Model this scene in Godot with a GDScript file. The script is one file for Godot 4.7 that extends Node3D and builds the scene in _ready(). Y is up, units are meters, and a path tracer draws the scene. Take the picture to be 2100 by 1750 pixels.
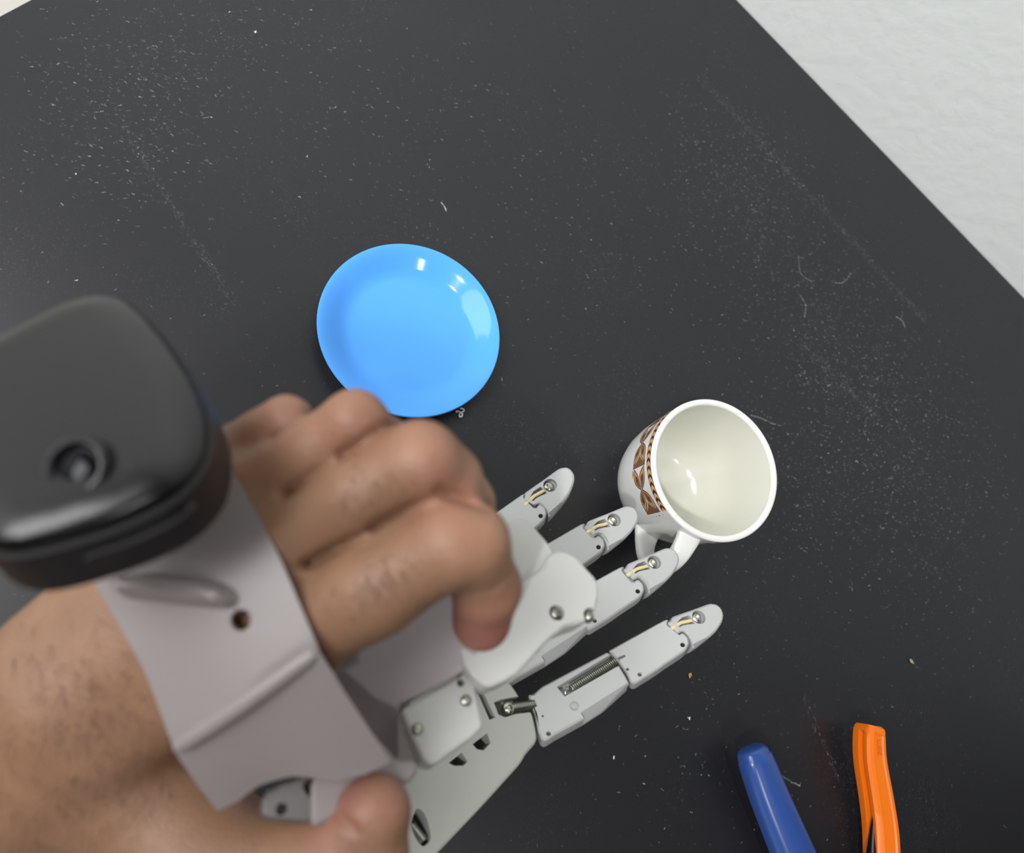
extends Node3D
# A black work table in the corner of a white room, seen from above by a person who wears a
# prosthetic hand on a bracket over the back of the own hand. Units are metres, y is up.

const TABLE := 0.75
var rng := RandomNumberGenerator.new()

func _ready() -> void:
	rng.seed = 7
	# ---- camera
	var cam := Camera3D.new()
	cam.name = "camera"
	add_child(cam)
	var look := CameraAttributesPhysical.new()
	look.frustum_focal_length = 21.257
	look.frustum_focus_distance = 0.455
	look.frustum_near = 0.02
	look.frustum_far = 20.0
	look.exposure_aperture = 5.6
	cam.attributes = look
	cam.transform = Transform3D(Basis(Vector3(0.60973, 0.32425, 0.72325), Vector3(0.68449, 0.24466, -0.68674), Vector3(-0.39962, 0.91379, -0.07277)), Vector3(0, 1.21, 0))
	cam.current = true
	# ---- sky, exposure
	var env := Environment.new()
	env.background_mode = Environment.BG_COLOR
	env.background_color = Color(0.02, 0.02, 0.02)
	env.ambient_light_source = Environment.AMBIENT_SOURCE_DISABLED
	env.tonemap_mode = Environment.TONE_MAPPER_LINEAR
	env.tonemap_exposure = 0.92
	env.sdfgi_enabled = true
	env.ssao_enabled = true
	env.ssil_enabled = true
	var world := WorldEnvironment.new()
	world.name = "world_environment"
	world.environment = env
	add_child(world)
	# ---- ceiling lamps
	ceiling_lamp(Vector3(-0.98, 2.8, -0.24), 0.08, 2.9, "small square ceiling downlight behind the standing person")
	ceiling_lamp(Vector3(-0.75, 2.8, 0.95), 0.12, 0.85, "small square ceiling downlight nearer the dark front wall")
	ceiling_lamp(Vector3(-1.0, 2.8, -1.45), 1.60, 6.5, "very large square frosted ceiling light panel near the back wall")
	materials()
	room()
	table()
	plate()
	mug()
	blue_tool()
	orange_tool()
	robotic_hand()
	person()
	bracket()
	tracker()
	crumbs()

# ------------------------------------------------------------------ helpers
class Soup:
	var v := PackedVector3Array()
	var uv := PackedVector2Array()
	func tri(a: Vector3, b: Vector3, c: Vector3, ua := Vector2.ZERO, ub := Vector2.ZERO, uc := Vector2.ZERO) -> void:
		v.append(a); v.append(b); v.append(c)
		uv.append(ua); uv.append(ub); uv.append(uc)
	func quad(a: Vector3, b: Vector3, c: Vector3, d: Vector3, ua := Vector2.ZERO, ub := Vector2.ZERO, uc := Vector2.ZERO, ud := Vector2.ZERO) -> void:
		tri(a, b, c, ua, ub, uc)
		tri(a, c, d, ua, uc, ud)
	func add(o: Soup, t := Transform3D.IDENTITY) -> void:
		for p in o.v:
			v.append(t * p)
		uv.append_array(o.uv)
	func moved(t: Transform3D) -> Soup:
		var r := Soup.new()
		r.add(self, t)
		return r
	func oriented() -> void:   # front faces clockwise: flip a shell that is inside out
		var vol := 0.0
		for i in range(0, v.size(), 3):
			vol += v[i].dot(v[i + 1].cross(v[i + 2]))
		if vol > 0.0:
			for i in range(0, v.size(), 3):
				var p := v[i + 1]; v[i + 1] = v[i + 2]; v[i + 2] = p
				var u := uv[i + 1]; uv[i + 1] = uv[i + 2]; uv[i + 2] = u
	func mesh(crease := 40.0) -> ArrayMesh:
		var n := PackedVector3Array()
		n.resize(v.size())
		var fn := PackedVector3Array()
		var at := {}
		for f in v.size() / 3:
			var i := f * 3
			fn.append((v[i + 2] - v[i]).cross(v[i + 1] - v[i]))
			for k in 3:
				var key := Vector3i((v[i + k] * 50000.0).round())
				if not at.has(key):
					at[key] = PackedInt32Array()
				at[key].append(f)
		var cosine := cos(deg_to_rad(crease))
		for i in v.size():
			var own := fn[i / 3]
			var un := own.normalized()
			var s := own
			for f in at[Vector3i((v[i] * 50000.0).round())]:
				if f != i / 3 and fn[f].normalized().dot(un) > cosine:
					s += fn[f]
			n[i] = s.normalized()
		var a := []
		a.resize(Mesh.ARRAY_MAX)
		a[Mesh.ARRAY_VERTEX] = v
		a[Mesh.ARRAY_NORMAL] = n
		a[Mesh.ARRAY_TEX_UV] = uv
		var m := ArrayMesh.new()
		m.add_surface_from_arrays(Mesh.PRIMITIVE_TRIANGLES, a)
		return m

func tag(o: Node, label: String, category: String, group := "") -> void:
	o.set_meta("label", label)
	o.set_meta("category", category)
	if group:
		o.set_meta("group", group)

func thing(called: String, at: Vector3, label: String, category: String, group := "") -> Node3D:
	var o := Node3D.new()
	o.name = called
	o.position = at
	add_child(o, true)
	tag(o, label, category, group)
	return o

# one named mesh; «where» is in world axes, whatever the parent is
func part(called: String, m: Mesh, mat: Material, parent: Node3D = self, where := Transform3D.IDENTITY) -> MeshInstance3D:
	var o := MeshInstance3D.new()
	o.name = called
	o.mesh = m
	o.material_override = mat
	parent.add_child(o, true)
	o.transform = parent.global_transform.affine_inverse() * where
	o.cast_shadow = GeometryInstance3D.SHADOW_CASTING_SETTING_ON
	return o

func struct(called: String, m: Mesh, mat: Material, where := Transform3D.IDENTITY) -> MeshInstance3D:
	var o := part(called, m, mat, self, where)
	o.set_meta("kind", "structure")
	return o

func at(p: Vector3) -> Transform3D:
	return Transform3D(Basis.IDENTITY, p)

func ring_loft(rings: Array, capped := true, us := [], vs := []) -> Soup:
	var s := Soup.new()
	for r in rings.size() - 1:
		var a: PackedVector3Array = rings[r]
		var b: PackedVector3Array = rings[r + 1]
		var n := a.size()
		for i in n:
			var j := (i + 1) % n
			var u0 := float(i) / n; var u1 := float(i + 1) / n
			var w0: float = vs[r] if vs else 0.0
			var w1: float = vs[r + 1] if vs else 0.0
			s.quad(a[i], a[j], b[j], b[i], Vector2(u0, w0), Vector2(u1, w0), Vector2(u1, w1), Vector2(u0, w1))
	if capped:
		for e in [0, rings.size() - 1]:
			var a: PackedVector3Array = rings[e]
			var c := Vector3.ZERO
			for p in a:
				c += p / a.size()
			for i in a.size():
				if e == 0:
					s.tri(a[(i + 1) % a.size()], a[i], c)
				else:
					s.tri(a[i], a[(i + 1) % a.size()], c)
	s.oriented()
	return s

func lathe(profile: Array, n := 96) -> Soup:      # [radius, height] pairs
	var rings := []
	var vs := []
	for p in profile:
		var r := PackedVector3Array()
		for i in n:
			var t := TAU * i / n
			r.append(Vector3(p[0] * cos(t), p[1], p[0] * sin(t)))
		rings.append(r)
		vs.append(p[1])
	return ring_loft(rings, true, [], vs)

func tube(path: Array, radii: Array, n := 10, flat := 1.0) -> Soup:
	var rings := []
	var side := Vector3.ZERO
	for i in path.size():
		var d: Vector3 = (path[mini(i + 1, path.size() - 1)] - path[maxi(i - 1, 0)]).normalized()
		if i == 0:
			side = d.cross(Vector3.UP if absf(d.y) < 0.9 else Vector3.RIGHT).normalized()
		side = (side - d * side.dot(d)).normalized()
		var up := d.cross(side)
		var r := PackedVector3Array()
		var rad: float = radii[mini(i, radii.size() - 1)]
		for k in n:
			var t := TAU * k / n
			r.append(path[i] + side * cos(t) * rad + up * sin(t) * rad * flat)
		rings.append(r)
	return ring_loft(rings)

func spline(pts: Array, steps := 6) -> Array:
	var out := []
	for i in pts.size() - 1:
		for k in steps:
			var t := float(k) / steps
			var a = pts[maxi(i - 1, 0)]; var b = pts[i]; var c = pts[i + 1]; var d = pts[mini(i + 2, pts.size() - 1)]
			out.append(0.5 * ((2.0 * b) + (c - a) * t + (2.0 * a - 5.0 * b + 4.0 * c - d) * t * t + (3.0 * b - a - 3.0 * c + d) * t * t * t))
	out.append(pts[-1])
	return out

func rounded(o: PackedVector2Array, r: float, n := 4) -> PackedVector2Array:
	var out := PackedVector2Array()
	for i in o.size():
		var p := o[i]; var a := o[(i - 1 + o.size()) % o.size()]; var b := o[(i + 1) % o.size()]
		var ra := minf(r, p.distance_to(a) * 0.45); var rb := minf(r, p.distance_to(b) * 0.45)
		var s := p.move_toward(a, ra); var e := p.move_toward(b, rb)
		for k in n + 1:
			var t := float(k) / n
			out.append(s.lerp(p, t).lerp(p.lerp(e, t), t))
	return out

func inset(o: PackedVector2Array, by: float) -> PackedVector2Array:
	if by == 0.0:
		return o
	var sgn := 1.0 if Geometry2D.is_polygon_clockwise(o) else -1.0
	var out := PackedVector2Array()
	for i in o.size():
		var p := o[i]
		var d0 := (p - o[(i - 1 + o.size()) % o.size()]).normalized()
		var d1 := (o[(i + 1) % o.size()] - p).normalized()
		var n0 := Vector2(d0.y, -d0.x) * sgn; var n1 := Vector2(d1.y, -d1.x) * sgn
		var m := (n0 + n1).normalized()
		out.append(p + m * by / maxf(m.dot(n0), 0.5))
	return out

# an outline pushed along +z through levels of [depth, inset]
func prism(o: PackedVector2Array, levels: Array) -> Soup:
	var s := Soup.new()
	var rings := []
	for l in levels:
		var q := inset(o, l[1])
		var r := PackedVector3Array()
		for p in q:
			r.append(Vector3(p.x, p.y, l[0]))
		rings.append(r)
	for r in rings.size() - 1:
		for i in o.size():
			var j := (i + 1) % o.size()
			s.quad(rings[r][i], rings[r][j], rings[r + 1][j], rings[r + 1][i])
	var idx := Geometry2D.triangulate_polygon(o)
	if idx.is_empty():
		push_warning("outline does not triangulate")
	# the side quads of a ring run the same way as its outline, so the two caps turn opposite ways
	var first: PackedVector3Array = rings[0]
	var last: PackedVector3Array = rings[-1]
	var turn := 1.0
	turn = 0.0
	for i in range(0, idx.size(), 3):
		turn += (o[idx[i + 1]] - o[idx[i]]).cross(o[idx[i + 2]] - o[idx[i]])
	var cw := Geometry2D.is_polygon_clockwise(o)
	var same := (turn < 0.0) != cw   # triangle turns against the outline
	for i in range(0, idx.size(), 3):
		var k := [idx[i], idx[i + 1], idx[i + 2]]
		if same:
			k = [idx[i], idx[i + 2], idx[i + 1]]
		s.tri(first[k[0]], first[k[2]], first[k[1]])
		s.tri(last[k[0]], last[k[1]], last[k[2]])
	s.oriented()
	return s

func disc(c: Vector2, r: float, n := 20) -> PackedVector2Array:
	var o := PackedVector2Array()
	for i in n:
		o.append(c + Vector2(cos(TAU * i / n), sin(TAU * i / n)) * r)
	return o

func stadium(a: Vector2, b: Vector2, r: float, n := 10) -> PackedVector2Array:
	var o := PackedVector2Array()
	var t := (b - a).angle()
	for i in n + 1:
		o.append(b + Vector2.from_angle(t - PI / 2 + PI * i / n) * r)
	for i in n + 1:
		o.append(a + Vector2.from_angle(t + PI / 2 + PI * i / n) * r)
	return o

# takes the cutters out of a closed shell
func carve(base: Soup, cutters: Array) -> Soup:
	var c := CSGCombiner3D.new()
	c.name = "carving"
	add_child(c)
	var m := CSGMesh3D.new()
	m.mesh = base.mesh(1.0)
	c.add_child(m)
	for t in cutters:
		var k := CSGMesh3D.new()
		k.mesh = t.mesh(1.0)
		k.operation = CSGShape3D.OPERATION_SUBTRACTION
		c.add_child(k)
	c._update_shape()
	var out := Soup.new()
	var baked := c.bake_static_mesh()
	if baked == null or baked.get_faces().is_empty():
		push_warning("carving failed")
		out = base
	else:
		for p in baked.get_faces():
			out.v.append(p)
			out.uv.append(Vector2.ZERO)
		out.oriented()
	remove_child(c)
	c.free()
	return out

func box(size: Vector3, bevel := 0.002) -> Soup:
	var h := size / 2.0
	var o := PackedVector2Array([Vector2(-h.x, -h.y), Vector2(h.x, -h.y), Vector2(h.x, h.y), Vector2(-h.x, h.y)])
	return prism(o, [[-h.z, bevel], [-h.z + bevel, 0.0], [h.z - bevel, 0.0], [h.z, bevel]])

# ------------------------------------------------------------------ materials
var M := {}

func flat(c: Color, rough: float, metal := 0.0) -> StandardMaterial3D:
	var m := StandardMaterial3D.new()
	m.albedo_color = c
	m.roughness = rough
	m.metallic = metal
	return m

func noise(freq: float, octaves := 4, kind := FastNoiseLite.TYPE_SIMPLEX_SMOOTH) -> FastNoiseLite:
	var n := FastNoiseLite.new()
	n.noise_type = kind
	n.frequency = freq
	n.fractal_octaves = octaves
	n.seed = rng.randi() % 1000
	return n

func noise_map(freq: float, a: Color, b: Color, size := 512, octaves := 4) -> NoiseTexture2D:
	var t := NoiseTexture2D.new()
	t.noise = noise(freq, octaves)
	t.width = size
	t.height = size
	t.seamless = true
	var g := Gradient.new()
	g.set_color(0, a)
	g.set_color(1, b)
	t.color_ramp = g
	return t

func height_map(freq: float, size := 512, octaves := 4) -> NoiseTexture2D:
	var t := NoiseTexture2D.new()
	t.noise = noise(freq, octaves)
	t.width = size
	t.height = size
	t.seamless = true
	return t

func bumpy(m: StandardMaterial3D, t: Texture2D, cm: float, repeat: float) -> StandardMaterial3D:
	m.uv1_triplanar = true
	m.uv1_world_triplanar = true
	m.uv1_scale = Vector3.ONE * repeat
	m.heightmap_enabled = true
	m.heightmap_texture = t
	m.heightmap_scale = cm
	return m

func materials() -> void:
	M.wall = bumpy(flat(Color(0.90, 0.915, 0.905), 0.55), height_map(0.02, 512, 5), 0.035, 5.0)
	M.ceiling = flat(Color(0.55, 0.55, 0.55), 0.7)
	M.far_wall = flat(Color(0.24, 0.23, 0.23), 0.6)
	M.floor = flat(Color(0.76, 0.75, 0.72), 0.45)
	M.lamp_rim = flat(Color(0.9, 0.9, 0.9), 0.4)
	M.plate = flat(Color(0.34, 0.65, 0.985), 0.11)
	M.plate.metallic_specular = 0.32
	M.mug_in = flat(Color(0.865, 0.865, 0.82), 0.16)
	M.mug_rim = flat(Color(0.90, 0.90, 0.885), 0.16)
	M.white = bumpy(flat(Color(0.70, 0.705, 0.70), 0.42), height_map(0.08, 256, 3), 0.004, 60.0)
	M.palm = bumpy(flat(Color(0.665, 0.665, 0.64), 0.42), height_map(0.08, 256, 3), 0.004, 60.0)
	M.cover = flat(Color(0.755, 0.755, 0.74), 0.4)
	M.steel = flat(Color(0.72, 0.72, 0.68), 0.25, 1.0)
	M.dark_steel = flat(Color(0.16, 0.14, 0.15), 0.35, 0.8)
	M.cream = flat(Color(0.88, 0.82, 0.62), 0.5)
	M.cuff = flat(Color(0.575, 0.546, 0.544), 0.34)
	M.cuff.backlight_enabled = true
	M.cuff.backlight = Color(0.25, 0.22, 0.21)
	M.grip = flat(Color(0.69, 0.655, 0.66), 0.34)
	M.grip.backlight_enabled = true
	M.grip.backlight = Color(0.25, 0.22, 0.21)
	M.lug = flat(Color(0.36, 0.345, 0.34), 0.4)
	M.black = flat(Color(0.10, 0.10, 0.105), 0.55)
	M.black_face = flat(Color(0.055, 0.056, 0.06), 0.28)
	M.black_deep = flat(Color(0.035, 0.035, 0.038), 0.4)
	M.lens = flat(Color(0.03, 0.03, 0.06), 0.12)
	M.lens.metallic_specular = 0.3
	M.blue = flat(Color(0.17, 0.29, 0.55), 0.26)
	M.orange = bumpy(flat(Color(0.90, 0.44, 0.04), 0.42), height_map(0.09, 256, 3), 0.006, 60.0)
	M.skin = flat(Color(1, 1, 1), 0.48)
	M.skin.vertex_color_use_as_albedo = true
	M.skin.subsurf_scatter_enabled = true
	M.skin.subsurf_scatter_strength = 0.06
	bumpy(M.skin, height_map(0.05, 512, 5), 0.03, 25.0)
	M.hair = flat(Color(0.27, 0.185, 0.13), 0.6)
	M.crumb = flat(Color(0.66, 0.55, 0.38), 0.7)
	M.chip = flat(Color(0.90, 0.90, 0.90), 0.5)

# ------------------------------------------------------------------ room
func ceiling_lamp(p: Vector3, side: float, energy: float, label: String) -> void:
	var t := thing("ceiling_lamp", p, label, "lamp", "ceiling lamps")
	var h := side / 2.0
	var sq := PackedVector2Array([Vector2(-h, -h), Vector2(h, -h), Vector2(h, h), Vector2(-h, h)])
	var down := Transform3D(Basis(Vector3(1, 0, 0), Vector3(0, 0, 1), Vector3(0, -1, 0)), p)
	part("frame", prism(inset(sq, -0.02), [[0.0, 0.0], [0.02, 0.0], [0.024, 0.004]]).mesh(), flat(Color(0.9, 0.9, 0.9), 0.4), t, down)
	var glow := flat(Color(1, 1, 1), 0.5)
	glow.emission_enabled = true
	glow.emission = Color(1.0, 0.995, 1.0)
	glow.emission_energy_multiplier = minf(4.0, energy / (side * side) * 0.8)
	part("diffuser", prism(sq, [[0.0245, 0.0], [0.028, 0.002]]).mesh(), glow, t, down)
	var l := AreaLight3D.new()
	l.name = "lamp_light"
	l.area_size = Vector2(side, side)
	l.area_normalize_energy = true
	l.light_energy = energy
	l.light_color = Color(1.0, 0.995, 1.0)
	l.shadow_enabled = true
	l.area_range = 8.0
	t.add_child(l)
	l.transform = Transform3D(Basis(Vector3(1, 0, 0), Vector3(0, 0, -1), Vector3(0, 1, 0)), Vector3(0, -0.035, 0))

func room() -> void:
	var x0 := -2.9; var x1 := 0.6567; var z0 := -2.7; var z1 := 2.6; var top := 2.8
	var cx := (x0 + x1) / 2; var cz := (z0 + z1) / 2; var w := x1 - x0; var d := z1 - z0
	struct("floor", box(Vector3(w + 0.4, 0.2, d + 0.4), 0.001).mesh(), M.floor, at(Vector3(cx, -0.1, cz)))
	struct("ceiling", box(Vector3(w + 0.4, 0.2, d + 0.4), 0.001).mesh(), M.ceiling, at(Vector3(cx, top + 0.1, cz)))
	struct("wall_right", box(Vector3(0.2, top, d + 0.4), 0.001).mesh(), M.wall, at(Vector3(x1 + 0.1, top / 2, cz)))
	var door := struct("door_1", box(Vector3(0.03, 2.05, 0.95), 0.003).mesh(), flat(Color(0.20, 0.15, 0.12), 0.5), at(Vector3(x1 - 0.013, 1.025, 1.55)))
	part("door_handle", tube([Vector3(x1 - 0.03, 1.02, 1.16), Vector3(x1 - 0.075, 1.02, 1.16), Vector3(x1 - 0.078, 1.02, 1.28)], [0.008], 10).mesh(60), M.steel, door)
	struct("wall_left", box(Vector3(0.2, top, d + 0.4), 0.001).mesh(), M.wall, at(Vector3(x0 - 0.1, top / 2, cz)))
	struct("wall_back", box(Vector3(w, top, 0.2), 0.001).mesh(), M.wall, at(Vector3(cx, top / 2, z0 - 0.1)))
	struct("wall_front", box(Vector3(w, top, 0.2), 0.001).mesh(), M.far_wall, at(Vector3(cx, top / 2, z1 + 0.1)))

# ------------------------------------------------------------------ table
func smear(img: Image, p: Vector2, a: float, c: Color, big: int) -> void:   # one chalk speck: a few texels of a short stroke
	var d := Vector2.from_angle(a)
	for k in big:
		var q := p + d * k
		var old := img.get_pixelv(Vector2i(q.clamp(Vector2.ZERO, Vector2(2047, 2047))))
		img.set_pixelv(Vector2i(q.clamp(Vector2.ZERO, Vector2(2047, 2047))), old.lerp(Color(c.r, c.g, c.b), c.a))

func table() -> void:
	# the top's own area that the worn paint picture covers: x -0.45..0.6547, z -0.3643..0.7404
	var x0 := -0.45; var z0 := -0.3643; var side := 1.1047
	var px := func(p: Vector3) -> Vector2: return Vector2((p.x - x0) / side * 2048.0, (p.z - z0) / side * 2048.0)
	var img := Image.create(2048, 2048, false, Image.FORMAT_RGBA8)
	var base := Color(0.076, 0.080, 0.096)
	img.fill(base)
	# cloudy dust, in grains
	var dust := noise(0.006, 5).get_image(2048, 2048)
	var pick := noise(0.0035, 3).get_image(2048, 2048)
	var data := img.get_data()
	for i in 300000:
		var x := rng.randi() % 2048; var y := rng.randi() % 2048
		var a := dust.get_pixel(x, y).r * pick.get_pixel(x, y).r
		var t := clampf((a - 0.10) * 0.9, 0.0, 0.4) * rng.randf()
		var o := (y * 2048 + x) * 4
		for k in 3:
			data[o + k] = int(lerpf(data[o + k], 172.0 + 4.0 * k, t))
	img.set_data(2048, 2048, false, Image.FORMAT_RGBA8, data)
	# loose specks everywhere
	for i in 7000:
		var p := Vector2(rng.randf(), rng.randf()) * 2047.0
		smear(img, p, rng.randf() * TAU, Color(0.75, 0.75, 0.77, 0.15 + 0.6 * rng.randf() * rng.randf()), 1 + rng.randi() % 3)
	# thicker patches: centre, spread, count
	for c in [[Vector3(0.50123, 0.75, 0.06829), 0.045, 900], [Vector3(0.51248, 0.75, 0.02588), 0.04, 500], [Vector3(0.46395, 0.75, 0.17365), 0.045, 900], [Vector3(0.44565, 0.75, 0.23693), 0.05, 1000], [Vector3(0.44206, 0.75, 0.29125), 0.045, 700], [Vector3(0.3791, 0.75, 0.2278), 0.05, 700], [Vector3(0.38063, 0.75, -0.01269), 0.06, 500], [Vector3(0.21175, 0.75, -0.29572), 0.035, 420], [Vector3(0.16186, 0.75, -0.25876), 0.03, 420], [Vector3(0.27979, 0.75, -0.25416), 0.05, 300], [Vector3(0.35514, 0.75, 0.32495), 0.05, 600], [Vector3(0.31179, 0.75, 0.23934), 0.035, 400], [Vector3(0.43112, 0.75, 0.33832), 0.04, 400], [Vector3(0.31124, 0.75, -0.1278), 0.06, 350], [Vector3(0.14402, 0.75, 0.26213), 0.05, 220]]:
		var m: Vector2 = px.call(c[0])
		for i in c[2]:
			var r: Vector2 = Vector2(rng.randfn(), rng.randfn()) * c[1] / side * 2048.0
			smear(img, m + r, rng.randfn() * 0.5 + 0.9, Color(0.78, 0.79, 0.80, 0.12 + 0.7 * rng.randf() * rng.randf()), 1 + rng.randi() % 4)
	# rubbed lines
	for l in [[Vector3(0.55548, 0.75, -0.04546), Vector3(0.54315, 0.75, 0.24515), 900, 5.0, 0.34], [Vector3(0.16665, 0.75, -0.26785), Vector3(0.13345, 0.75, -0.14187), 300, 3.0, 0.25], [Vector3(0.42759, 0.75, 0.16316), Vector3(0.42754, 0.75, 0.25367), 300, 5.0, 0.3], [Vector3(0.20512, 0.75, 0.3144), Vector3(0.17768, 0.75, 0.36601), 120, 3.0, 0.3]]:
		var a: Vector2 = px.call(l[0]); var b: Vector2 = px.call(l[1])
		for i in l[2]:
			var p: Vector2 = a.lerp(b, rng.randf()) + Vector2(rng.randfn(), rng.randfn()) * l[3]
			smear(img, p, (b - a).angle() + rng.randfn() * 0.3, Color(0.75, 0.76, 0.77, l[4] * rng.randf()), 2 + rng.randi() % 3)
	# single scratches
	for l in [[Vector3(0.49124, 0.75, 0.12012), Vector3(0.4795, 0.75, 0.13015), Vector3(0.48147, 0.75, 0.14216)], [Vector3(0.49887, 0.75, 0.15842), Vector3(0.50634, 0.75, 0.16432), Vector3(0.51981, 0.75, 0.16482)], [Vector3(0.46197, 0.75, 0.14054), Vector3(0.45904, 0.75, 0.1493), Vector3(0.44916, 0.75, 0.15463)], [Vector3(0.34317, 0.75, 0.16586), Vector3(0.34754, 0.75, 0.17339), Vector3(0.35191, 0.75, 0.18418)], [Vector3(0.5216, 0.75, 0.21972), Vector3(0.52328, 0.75, 0.22601), Vector3(0.52011, 0.75, 0.23152)], [Vector3(0.28804, 0.75, -0.10488), Vector3(0.28713, 0.75, -0.1008), Vector3(0.28596, 0.75, -0.09837)], [Vector3(0.1515, 0.75, 0.32608), Vector3(0.1536, 0.75, 0.33637), Vector3(0.15537, 0.75, 0.34225)]]:
		var s := spline([px.call(l[0]), px.call(l[1]), px.call(l[2])], 40)
		for p in s:
			smear(img, p, rng.randf() * TAU, Color(0.8, 0.81, 0.82, 0.4 * rng.randf()), 2)
	# the brightest single flecks
	for p in [Vector3(0.28231, 0.75, -0.27263), Vector3(0.12534, 0.75, -0.25954), Vector3(0.0786, 0.75, -0.20858), Vector3(0.24078, 0.75, -0.18525), Vector3(0.21579, 0.75, -0.1671), Vector3(0.2792, 0.75, -0.29331), Vector3(0.32654, 0.75, -0.26535), Vector3(0.13734, 0.75, 0.25022), Vector3(0.08652, 0.75, 0.24805), Vector3(0.08568, 0.75, 0.22133), Vector3(0.29209, 0.75, 0.15817), Vector3(0.22094, 0.75, 0.01087), Vector3(0.36907, 0.75, 0.2342), Vector3(0.40632, 0.75, 0.25523)]:
		smear(img, px.call(p), rng.randf() * TAU, Color(0.93, 0.93, 0.93, 0.9), 3)
	var m := flat(Color(1, 1, 1), 0.4)
	m.albedo_texture = ImageTexture.create_from_image(img)
	m.metallic_specular = 0.52
	var t := thing("table", Vector3(0.25, 0, 0.45), "black work table with a scuffed, chalk-dusted top standing in the white corner", "table")
	var lo := Vector3(-0.34, TABLE - 0.03, -0.3643); var hi := Vector3(0.6547, TABLE, 1.3)
	var s := box(Vector3(hi.x - lo.x, hi.y - lo.y, hi.z - lo.z), 0.0015).moved(at((lo + hi) / 2))
	for i in s.v.size():
		s.uv[i] = Vector2((s.v[i].x - x0) / side, (s.v[i].z - z0) / side)
	part("tabletop", s.mesh(), m, t)
	for q in [[-0.29, -0.31], [0.6, -0.31], [-0.29, 1.25], [0.6, 1.25]]:
		part("leg", box(Vector3(0.05, TABLE - 0.03, 0.05), 0.003).mesh(), M.black, t, at(Vector3(q[0], (TABLE - 0.03) / 2, q[1])))

# ------------------------------------------------------------------ plate
func plate() -> void:
	var c := Vector3(0.19659, 0.7646, -0.05413) - Vector3(0, 0.0146, 0)
	var o := part("plate", lathe([[0.0, 0.0025], [0.034, 0.0025], [0.035, 0.0], [0.037, 0.0], [0.038, 0.003], [0.050, 0.0085], [0.0585, 0.0118], [0.0602, 0.0130], [0.0605, 0.0138], [0.0600, 0.0146], [0.0588, 0.0146], [0.056, 0.0136], [0.0515, 0.0112], [0.0468, 0.0080], [0.0425, 0.0058], [0.038, 0.0048], [0.0, 0.0046]], 128).mesh(50), M.plate, self, Transform3D(Basis.from_scale(Vector3(0.975, 1, 0.975)), c))
	tag(o, "small round glossy light blue plate lying on the black table", "plate")

# ------------------------------------------------------------------ mug
func fill_poly(img: Image, p: PackedVector2Array, c: Color) -> void:
	var lo := INF; var hi := -INF
	for q in p:
		lo = minf(lo, q.y); hi = maxf(hi, q.y)
	for y in range(maxi(0, ceili(lo)), mini(img.get_height() - 1, floori(hi)) + 1):
		var xs := []
		for i in p.size():
			var a := p[i]; var b := p[(i + 1) % p.size()]
			if (a.y <= y) != (b.y <= y):
				xs.append(a.x + (y - a.y) / (b.y - a.y) * (b.x - a.x))
		xs.sort()
		for i in range(0, xs.size() - 1, 2):
			img.fill_rect(Rect2i(int(xs[i]), y, maxi(1, int(xs[i + 1]) - int(xs[i])), 1), c)

func stroke(img: Image, pts: Array, w: int, c: Color) -> void:
	for p in pts:
		img.fill_rect(Rect2i(int(p.x) - w / 2, int(p.y) - w / 2, w, w), c)

func leaf(a: Vector2, b: Vector2, fat: float, skew := 0.0) -> PackedVector2Array:
	var o := PackedVector2Array()
	var n := (b - a).orthogonal().normalized() * fat
	for i in 17:
		var t := i / 16.0
		o.append(a.lerp(b, t) + n * sin(PI * pow(t, 1.0 + skew)))
	for i in range(15, 0, -1):
		var t := i / 16.0
		o.append(a.lerp(b, t) - n * sin(PI * pow(t, 1.0 + skew)) * 0.75)
	return o

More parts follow.
